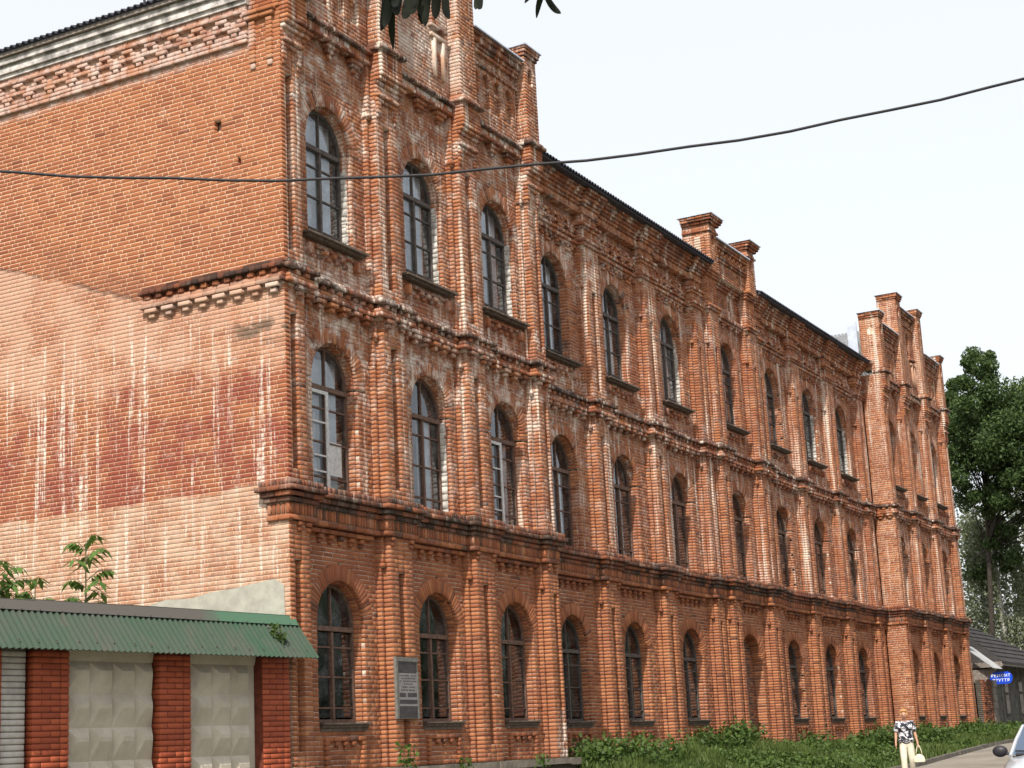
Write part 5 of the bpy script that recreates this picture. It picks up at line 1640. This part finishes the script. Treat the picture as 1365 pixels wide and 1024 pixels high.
def face(xs, y, z): # text in the YZ plane read from -X: text right = -Y
    return Matrix(((0,0,-1,xs), (-1,0,0,y), (0,1,0,z), (0,0,0,1)))
text_mesh("lettering", "РЕМОНТ", .165, M['sign_white'], SG, face(-.008, -.44, .335))
text_mesh("lettering", "ВЗУТТЯ", .160, M['sign_white'], SG, face(-.008, -.44, .145))

# ================================================================== overhead cable
CB = []
c0 = Vector((-9.868, -9.175, 0)); dr_ = Vector((.475, -.88, 0))
for i in range(61):
    s_ = -13+26*i/60
    wob = .008*sin(i*1.9)+.006*sin(i*.83+1)
    CB.append(c0+dr_*s_+Vector((0, 0, .02*s_*s_+.034*s_+6.354+wob)))
mb = MB(); mb.tube([p_[:] for p_ in CB], .0125, 8)
M['cable'] = m_plain("black_cable", (0.022, 0.021, 0.024), 0.6, 0.2, 8, bump=0.1)
o = mb.obj("overhead_cable", M['cable'], None, smooth=True); tag(o, "black overhead cable sagging across the street in front of the building", "cable")

# ================================================================== overhanging branch close to the camera
BRN = empty("overhanging_branch", (-18.3, -13.4, 3.45)); tag(BRN, "dark drooping leaves of a branch overhanging the top of the view", "branch")
o_ = Vector(BRN.location)
fwv = Vector((.885, .465, 0)); rtv = Vector((.465, -.885, -.05))
mb = MB()
BX, BZ = Vector((.475, -.879, -.050)), Vector((-.172, -.148, .974)); BY = BZ.cross(BX)      # the branch's own axes; leaf table in 1.65 mm units
cpt = lambda a, b, dd=0.0: Vector((-18.338, -13.790, 3.178)) + BX*.040 + BX*((a-682.5)*.00165) + BZ*(-b*.00165) + BY*dd
mb.tube([tuple(Vector(q)-o_) for q in ((-18.75, -12.4, 3.62), (-18.55, -13.2, 3.46), (-18.42, -13.62, 3.36), (-18.3, -13.95, 3.30))], [.014, .010, .008, .004], 6)
mb.obj("twig", M['bark'], BRN)
cr_ = []  # unseen crown of the branch's tree, added overhead to shade the hanging leaves
for q in range(40):
    v_ = rng.normal(0, 1, 3); v_ /= np.linalg.norm(v_); cc_ = np.array([-20.6, -14.35, 5.5]) + v_*np.array([1.7, 1.7, .7])*rng.uniform(.3, 1)**.5
    pp_ = rng.normal(0, .22, (60, 3)); cr_.append(cc_+pp_)
cr_ = np.concatenate(cr_)-np.array(o_); V, Q, T = leaf_cloud(cr_, .16, aspect=.4, droop=.8)
link("foliage", mesh_np("foliage", V, Q, M['leaf_tree'], T), BRN)
mb = MB(); mb.tube([tuple(Vector(q)-o_) for q in ((-18.75,-12.4,3.62), (-19.6,-12.9,4.3), (-20.6,-13.8,5.2), (-22.5,-14.6,5.6), (-25,-15,4.5), (-26,-15.2,0))], [.014,.03,.05,.10,.16,.22], 8); mb.obj("limb", M['bark'], BRN)
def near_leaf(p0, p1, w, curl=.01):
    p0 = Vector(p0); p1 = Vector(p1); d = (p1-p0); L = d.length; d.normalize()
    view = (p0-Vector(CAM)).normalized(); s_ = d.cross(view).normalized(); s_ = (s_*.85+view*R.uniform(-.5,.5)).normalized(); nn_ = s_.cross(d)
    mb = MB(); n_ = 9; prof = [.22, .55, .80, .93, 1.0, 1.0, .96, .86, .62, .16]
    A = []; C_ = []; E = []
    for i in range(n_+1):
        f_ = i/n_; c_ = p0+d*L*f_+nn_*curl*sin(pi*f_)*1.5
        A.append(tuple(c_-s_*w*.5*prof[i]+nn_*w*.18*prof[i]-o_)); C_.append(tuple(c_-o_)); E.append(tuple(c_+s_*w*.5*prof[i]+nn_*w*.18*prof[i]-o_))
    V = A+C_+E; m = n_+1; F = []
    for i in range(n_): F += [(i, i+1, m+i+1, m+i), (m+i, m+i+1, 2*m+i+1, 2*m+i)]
    me = mesh_np("leaf", V, F, M['leaf_near_shaded'], [R.uniform(.0,.8)]*len(V), smooth=True)
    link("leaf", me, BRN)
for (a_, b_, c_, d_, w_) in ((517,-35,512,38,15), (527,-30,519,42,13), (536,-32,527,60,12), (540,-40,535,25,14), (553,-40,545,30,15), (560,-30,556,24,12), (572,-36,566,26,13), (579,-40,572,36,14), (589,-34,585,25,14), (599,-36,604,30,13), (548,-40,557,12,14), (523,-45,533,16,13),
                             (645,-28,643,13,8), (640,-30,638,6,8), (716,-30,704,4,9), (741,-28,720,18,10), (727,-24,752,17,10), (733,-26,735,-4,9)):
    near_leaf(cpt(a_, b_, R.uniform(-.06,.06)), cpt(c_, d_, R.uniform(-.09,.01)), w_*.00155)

# ================================================================== walking woman
PER = empty("person", (19.49, -4.32, float(gz(19.49))), radians(-73))
tag(PER, "woman with short fair hair walking in a black and white patterned blouse and cream trousers", "person")
M['skin'] = m_plain("skin", (0.46, 0.255, 0.175), 0.6, 0.06, 6, bump=0.03)
M['hair'] = m_plain("fair_hair", (0.46, 0.235, 0.10), 0.7, 0.3, 40, bump=0.5)
M['cream'] = m_plain("cream_cotton", (0.62, 0.585, 0.47), 0.9, 0.08, 9, bump=0.25)
M['sandal'] = m_plain("brown_leather", (0.12, 0.065, 0.04), 0.6, 0.2, 20)
t = NT("patterned_blouse"); p = t.n("ShaderNodeTexCoord").outputs["Object"]
f_ = t.noise(p, 13, 3, .6)
g_ = t.noise(t.scale(p, 1, 1, 1.5), 6.0, 2, .5)
c_ = t.mix(t.sstep(f_, .50, .525), (0.020, 0.022, 0.032), (0.60, 0.60, 0.64))
c_ = t.mix(t.math('MULTIPLY', t.sstep(g_, .56, .60), .8), c_, (0.27, 0.28, 0.33))
t.bsdf(c_, 0.85, 0, t.noise(p, 14, 3, .6), 0.3, 0.01); M['blouse'] = t.m
EYE = m_plain("eye", (0.03, 0.02, 0.02), 0.3, 0.1, 9); LIP = m_plain("lips", (0.32, 0.10, 0.08), 0.6, 0.1, 9)

def skin_obj(name, nodes, edges, mat, parent, root=0, levels=2):
    me = bpy.data.meshes.new(name)
    keys = list(nodes)
    me.from_pydata([nodes[k][0] for k in keys], [(keys.index(a), keys.index(b)) for a, b in edges], [])
    o = link(name, me, parent)
    md = o.modifiers.new("skin", 'SKIN'); md.use_smooth_shade = True
    if not me.skin_vertices: me.attributes.new  # layer comes with the modifier below
    sv = me.skin_vertices[0].data if len(me.skin_vertices) else None
    if sv is None:
        bpy.context.view_layer.objects.active = o
        bpy.ops.object.select_all(action='DESELECT'); o.select_set(True)
        bpy.ops.mesh.customdata_skin_add(); sv = me.skin_vertices[0].data
    for i, k in enumerate(keys):
        r = nodes[k][1]; sv[i].radius = r if isinstance(r, tuple) else (r, r)
        sv[i].use_root = (i == root)
    ss = o.modifiers.new("subsurf", 'SUBSURF'); ss.levels = levels; ss.render_levels = levels
    dg = bpy.context.evaluated_depsgraph_get(); dg.update()
    nm = bpy.data.meshes.new_from_object(o.evaluated_get(dg))
    o.modifiers.clear(); o.data = nm; nm.name = name
    nm.materials.clear(); nm.materials.append(mat)
    for pp in nm.polygons: pp.use_smooth = True
    return o

N = {'pelvis': ((0,0,.86), (.15,.115)), 'waist': ((0,-.01,1.02), (.135,.105)), 'chest': ((0,.0,1.20), (.145,.115)), 'yoke': ((0,.0,1.325), (.10,.075)), 'nb': ((0,-.012,1.385), .050), 'neck': ((0,-.035,1.425), .046),
     'jaw': ((0,-.075,1.475), (.062,.068)), 'head': ((0,-.065,1.535), (.078,.090)), 'crown': ((0,-.045,1.595), (.062,.072)), 'nose': ((0,-.165,1.505), .013)}
Ed = [('pelvis','waist'), ('waist','chest'), ('chest','yoke'), ('yoke','nb'), ('nb','neck'), ('neck','jaw'), ('jaw','head'), ('head','crown'), ('head','nose')]
arm = {-1: [(-.165,.005,1.325), (-.225,.03,1.09), (-.250,-.06,.86)], 1: [(.165,.005,1.325), (.225,.045,1.09), (.265,-.01,.85)]}
leg = {-1: [(-.085,0,.80), (-.095,-.11,.47), (-.10,-.10,.09)], 1: [(.085,0,.80), (.10,-.02,.46), (.10,.17,.13)]}
for s_ in (-1, 1):
    a = str(s_); q = arm[s_]; l = leg[s_]
    N['sh'+a] = (q[0], .058); N['ub'+a] = (tuple((Vector(q[0])*.5+Vector(q[1])*.5)), .050); N['el'+a] = (q[1], .040); N['fa'+a] = (tuple(Vector(q[1])*.6+Vector(q[2])*.4), .039); N['wr'+a] = (q[2], (.026,.021))
    d = (Vector(q[2])-Vector(q[1])).normalized(); pl = Vector(q[2])+d*.055
    N['pa'+a] = (tuple(pl), (.034,.016))
    Ed += [('yoke','sh'+a), ('sh'+a,'ub'+a), ('ub'+a,'el'+a), ('el'+a,'fa'+a), ('fa'+a,'wr'+a), ('wr'+a,'pa'+a)]
    for i in range(4):                                   # four fingers, each with a knuckle bend
        off = Vector((0, (i-1.5)*.017, 0)); Lf = (.062, .072, .068, .052)[i]
        b0_ = pl + d*.035 + off; b1_ = b0_ + d*Lf*.55 + Vector((-s_*.008, -.004, 0)); b2_ = b1_ + (d+Vector((-s_*.45, 0, 0))).normalized()*Lf*.45
        for nm_, v_, r_ in (('k', b0_, .0088), ('m', b1_, .0080), ('t', b2_, .0066)): N[f'{nm_}{i}{a}'] = (tuple(v_), r_)
        Ed += [('pa'+a, f'k{i}{a}'), (f'k{i}{a}', f'm{i}{a}'), (f'm{i}{a}', f't{i}{a}')]
    th0 = Vector(q[2])+d*.03+Vector((0,-.026,0)); th1 = th0+d*.03+Vector((-s_*.012,-.018,0)); th2 = th1+d*.026
    for nm_, v_, r_ in (('th0', th0, .012), ('th1', th1, .0095), ('th2', th2, .008)): N[nm_+a] = (tuple(v_), r_)
    Ed += [('wr'+a,'th0'+a), ('th0'+a,'th1'+a), ('th1'+a,'th2'+a)]
    N['hip'+a] = (l[0], .092); N['thg'+a] = (tuple(Vector(l[0])*.5+Vector(l[1])*.5), .076); N['kn'+a] = (l[1], .056); N['cf'+a] = (tuple(Vector(l[1])*.65+Vector(l[2])*.35), .055); N['an'+a] = (l[2], .036)
    N['toe'+a] = (tuple(Vector(l[2])+Vector((s_*.015, -.15, -.045 if s_ < 0 else -.085))), (.040,.022)); 
    Ed += [('pelvis','hip'+a), ('hip'+a,'thg'+a), ('thg'+a,'kn'+a), ('kn'+a,'cf'+a), ('cf'+a,'an'+a), ('an'+a,'toe'+a)]
skin_obj("body", N, Ed, M['skin'], PER)
Tn = {'w': ((0,-.005,.99), (.165,.125)), 'p': ((0,0,.86), (.178,.140))}
Te = [('w','p')]
for s_ in (-1, 1):
    a = str(s_); l = leg[s_]
    Tn['h'+a] = (l[0], .112); Tn['t'+a] = (tuple(Vector(l[0])*.5+Vector(l[1])*.5), .100); Tn['k'+a] = (l[1], .082); Tn['c'+a] = (tuple(Vector(l[1])*.5+Vector(l[2])*.5), .080); Tn['a'+a] = (tuple(Vector(l[2])+Vector((0,0,.03))), .078)
    Te += [('p','h'+a), ('h'+a,'t'+a), ('t'+a,'k'+a), ('k'+a,'c'+a), ('c'+a,'a'+a)]
skin_obj("trousers", Tn, Te, M['cream'], PER, 1)
Bn = {'hem': ((0,.0,.80), (.205,.165)), 'b': ((0,-.005,.93), (.192,.155)), 'w': ((0,-.01,1.06), (.180,.145)), 'c': ((0,.0,1.21), (.182,.150)), 'y': ((0,.005,1.335), (.120,.088)), 'n': ((0,-.004,1.372), (.066,.060))}
Be = [('hem','b'), ('b','w'), ('w','c'), ('c','y'), ('y','n')]
for s_ in (-1, 1):
    a = str(s_); q = arm[s_]
    Bn['s'+a] = (q[0], .080); Bn['u'+a] = (tuple(Vector(q[0])*.45+Vector(q[1])*.55), .078); Bn['e'+a] = (tuple(Vector(q[0])*.06+Vector(q[1])*.94), .078)
    Be += [('y','s'+a), ('s'+a,'u'+a), ('u'+a,'e'+a)]
skin_obj("blouse", Bn, Be, M['blouse'], PER, 2)
# hair: uneven cap
def blob(name, c, r, mat, parent, fn=None, seg=20, rings=12):
    mb = MB(); rg = []
    for i in range(rings+1):
        th_ = pi*i/rings; row = []
        for k in range(seg):
            ph = 2*pi*k/seg; v = Vector((sin(th_)*cos(ph)*r[0], sin(th_)*sin(ph)*r[1], cos(th_)*r[2]))
            if fn: v = fn(v, th_, ph)
            row.append(tuple(Vector(c)+v))
        rg.append(row)
    mb.loft(rg, cap=False); return mb.obj(name, mat, parent, smooth=True)
def hairf(v, th_, ph):
    v = v*(1+.06*sin(5*ph+th_*4)+.04*sin(11*ph))
    if v.y < -.03 and v.z < .035: v = Vector((v.x*.9, -.03+(v.y+.03)*.12, v.z))
    if v.z < -.06: v = Vector((v.x*.8, v.y*.8, -.06+(v.z+.06)*.3))
    return v
blob("hair", (0,-.040,1.565), (.108,.118,.105), M['hair'], PER, hairf)
for s_ in (-1, 1):
    blob("eye", (s_*.030,-.150,1.530), (.011,.006,.007), EYE, PER, seg=10, rings=6)
    blob("ear", (s_*.083,-.055,1.515), (.012,.022,.032), M['skin'], PER, seg=10, rings=6)
    l = leg[s_][2]; z_ = .0 if s_ < 0 else .0
    mb = MB(); tip = Vector(l)+Vector((s_*.015, -.17, -.075 if s_ < 0 else -.118)); hl_ = Vector(l)+Vector((0, .05, -.085 if s_ < 0 else -.055))
    rg = []
    for q in range(6):
        c_ = hl_.lerp(tip, q/5); w = (.030,.036,.034,.040,.044,.028)[q]
        rg.append([tuple(c_+Vector((-w,0,-.004))), tuple(c_+Vector((w,0,-.004))), tuple(c_+Vector((w,0,.016))), tuple(c_+Vector((-w,0,.016)))])
    mb.loft(rg); mb.obj("sandal", M['sandal'], PER)
blob("mouth", (0,-.150,1.468), (.022,.006,.006), LIP, PER, seg=10, rings=6)
# handbag in her left hand
ca, sa = cos(radians(-73)), sin(radians(-73))
def pw(x, y, z): return (19.49+x*ca-y*sa, -4.32+x*sa+y*ca, z+float(gz(19.49)))
BAG = empty("handbag", pw(.275, -.03, .385), radians(-73)); tag(BAG, "cream coloured dome shaped handbag hanging from the walking woman's hand", "handbag")
M['bag'] = m_plain("cream_leather", (0.66, 0.63, 0.46), 0.5, 0.06, 12, bump=0.08)
rg = []
for yy, sc in ((-.065, .86), (-.055, .97), (0, 1.0), (.055, .97), (.065, .86)):
    row = []
    for k in range(16):
        a = pi*k/15; row.append((.135*cos(a)*sc*(1.0 if abs(cos(a)) < .96 else .97), yy, .03+.155*sin(a)*sc))
    row += [(-.128*sc, yy, .0), (.128*sc, yy, .0)]
    rg.append(row)
mb = MB(); mb.loft(rg); sharp(mb.obj("bag_body", M['bag'], BAG), 50)
for yy in (-.05, .05):
    mb = MB(); mb.tube([(-.075,yy,.165), (-.055,yy*.8,.28), (-.02,yy*.5,.385), (.0,yy*.4,.40), (.02,yy*.5,.385), (.055,yy*.8,.28), (.075,yy,.165)], .009, 6); mb.obj("strap", M['bag'], BAG, smooth=True)

# ================================================================== silver car at the right edge
CAR = empty("parked_car", (8.88, -9.87, float(gz(8.9))), radians(182)); tag(CAR, "silver car with a black wing mirror cut off by the right edge of the photo", "car")
t = NT("silver_paint"); b_ = t.bsdf((0.62, 0.65, 0.69), 0.28, 0.55); b_.inputs["Coat Weight"].default_value = 0.6; M['silver'] = t.m
M['black_pl'] = m_plain("black_plastic", (0.022, 0.021, 0.027), 0.45, 0.15, 20, bump=0.03)
M['tyre'] = m_plain("tyre", (0.025, 0.025, 0.026), 0.9, 0.2, 20)
t = NT("car_glass"); b_ = t.bsdf((0.055, 0.085, 0.14), 0.06, 0.0, spec=0.8); M['car_glass'] = t.m
t = NT("lamp_glass"); b_ = t.bsdf((0.55, 0.57, 0.60), 0.1, 0.3); M['lamp_glass'] = t.m
def carring(x):
    f = [(-1.88,.60,.50,.62), (-1.80,.76,.40,.86), (-1.55,.81,.27,.95), (-.9,.83,.22,.95), (0,.835,.20,.93), (.8,.83,.22,.915), (1.3,.81,.26,.82), (1.65,.76,.27,.72), (1.83,.66,.33,.62), (1.90,.52,.42,.52)]
    xs = [q[0] for q in f]
    w = np.interp(x, xs, [q[1] for q in f]); zb = np.interp(x, xs, [q[2] for q in f]); zt = np.interp(x, xs, [q[3] for q in f])
    h = zt-zb
    half = [(w*.86, zb), (w*.97, zb+h*.12), (w, zb+h*.42), (w*.985, zb+h*.62), (w*.93, zb+h*.86), (w*.84, zb+h*.965), (w*.55, zt+.015), (w*.25, zt+.028)]
    return [(x, y, z) for y, z in half] + [(x, -y, z) for y, z in reversed(half)]
mb = MB(); mb.loft([carring(x) for x in np.concatenate([[-1.88,-1.84,-1.78,-1.65], np.linspace(-1.5,1.5,17), [1.6,1.7,1.78,1.84,1.88,1.90]])])
sharp(mb.obj("body", M['silver'], CAR), 35)
# cabin: pillars and roof skin
mb = MB()
APB, APT = (.86,.70,.90), (.17,.55,1.385); CPB, CPT = (-1.55,.68,.93), (-1.02,.53,1.38)
for s_ in (-1, 1):
    m_ = lambda q: (q[0], q[1]*s_, q[2])
    mb.tube([m_(APB), (.52,.635*s_,1.16), m_(APT)], [.036,.034,.034], 8); mb.tube([m_(CPB), m_(CPT)], [.07,.05], 8); mb.tube([(-.42,.70*s_,.92), (-.45,.56*s_,1.40)], .03, 6)
    mb.tube([m_(APT), (-.4,.565*s_,1.42), m_(CPT)], .035, 8)
rg = []
for x, zc, w in ((.20,1.385,.55), (.05,1.425,.55), (-.4,1.46,.56), (-.85,1.44,.545), (-1.05,1.375,.53)):
    rg.append([(x, -w+2*w*q/10, zc+.035*(1-((q-5)/5)**2)) for q in range(11)])
b0n = len(mb.v); mb.loft(rg, cap=False, closed=False); mb.loft([[(x, y, z-.03) for x, y, z in r] for r in rg], cap=False, closed=False)
sharp(mb.obj("roof", M['silver'], CAR), 45)
mb = MB()
gl = lambda P: mb.add(P, [tuple(range(len(P)))])
rg = []
for f_ in (0, .25, .5, .75, 1):
    rg.append([(APB[0]-.01+(APT[0]-APB[0])*f_ + .05*(1-(q/4-1)**2)*(1-f_*.5), (APB[1]+(APT[1]-APB[1])*f_)*(q/4-1), APB[2]+.015+(APT[2]+.02-APB[2])*f_) for q in range(9)])
mb.loft(rg, cap=False, closed=False)
for s_ in (-1, 1):
    gl([(.80,.70*s_,.91), (.17,.56*s_,1.37), (-.42,.57*s_,1.39), (-.40,.71*s_,.92)]); gl([(-.44,.71*s_,.92), (-.46,.57*s_,1.39), (-1.0,.54*s_,1.36), (-1.48,.69*s_,.93)])
gl([(-1.6,-.64,.93), (-1.6,.64,.93), (-1.06,.50,1.36), (-1.06,-.50,1.36)])
sharp(mb.obj("glazing", M['car_glass'], CAR), 40)
mb = MB(); mb.tube([(.90,.60,.925), (.93,.0,.94), (.90,-.60,.925)], .022, 6); mb.tube([(.90,-.15,.955), (.80,-.62,.985)], .011, 5); mb.tube([(.90,.45,.955), (.82,-.02,.985)], .011, 5); mb.obj("wiper", M['black_pl'], CAR)
for s_ in (-1, 1):
    o_ = blob("wing_mirror", (.66,.90*s_,.985), (.075,.13,.10), M['black_pl'], CAR, lambda v, a, b: Vector((max(v.x,-.05), v.y, v.z)))
    mb = MB(); mb.tube([(.68,.74*s_,.93), (.66,.84*s_,.96)], .025, 6); mb.obj("mirror_arm", M['black_pl'], o_)
    blob("headlight", (1.70,.58*s_,.62), (.12,.14,.085), M['lamp_glass'], CAR)
    blob("tail_light", (-1.80,.62*s_,.72), (.07,.11,.14), LIP, CAR)
    for x in (1.15, -1.2):
        mb = MB(); rg = []
        for yy, r_ in ((-.09,.26), (-.085,.295), (.085,.295), (.09,.26)): rg.append([(x+r_*cos(2*pi*k/24), s_*.76+yy, .295+r_*sin(2*pi*k/24)) for k in range(24)])
        mb.loft(rg); w_ = mb.obj("wheel", M['tyre'], CAR)
        mb = MB(); mb.loft([[(x+r_*cos(2*pi*k/20), s_*(.76+.095+q*.012), .295+r_*sin(2*pi*k/20)) for k in range(20)] for q, r_ in ((0,.19), (1,.17), (.4,.05))]); mb.obj("rim", M['silver'], w_)
mb = MB(); mb.box(1.84, 1.905, -.5, .5, .36, .48); mb.obj("grille", M['black_pl'], CAR)
for s_ in (-1, 1):
    mb = MB(); mb.box(.22,.36, .826*s_-.02, .826*s_+.02, .76, .79); mb.obj("door_handle", M['silver'], CAR)

# unseen trees across the street, added to darken window reflections and the ground floor
P = []
for q in range(240):
    c_ = np.array([R.uniform(-8, 95), R.uniform(-28, -21), R.uniform(1.5, 13.5)*R.uniform(.6, 1)])
    P.append(c_ + rng.normal(0, 1, (110, 3))*np.array([1.4, 1.1, 1.0]))
P = np.concatenate(P); P[:,2] = np.maximum(P[:,2], .3)
V, Q, T = leaf_cloud(P, .55, aspect=.7)
o = link("unseen_shade_trees", mesh_np("unseen_shade_trees", V, Q, M['leaf_tree'], T)); o["kind"] = 'stuff'
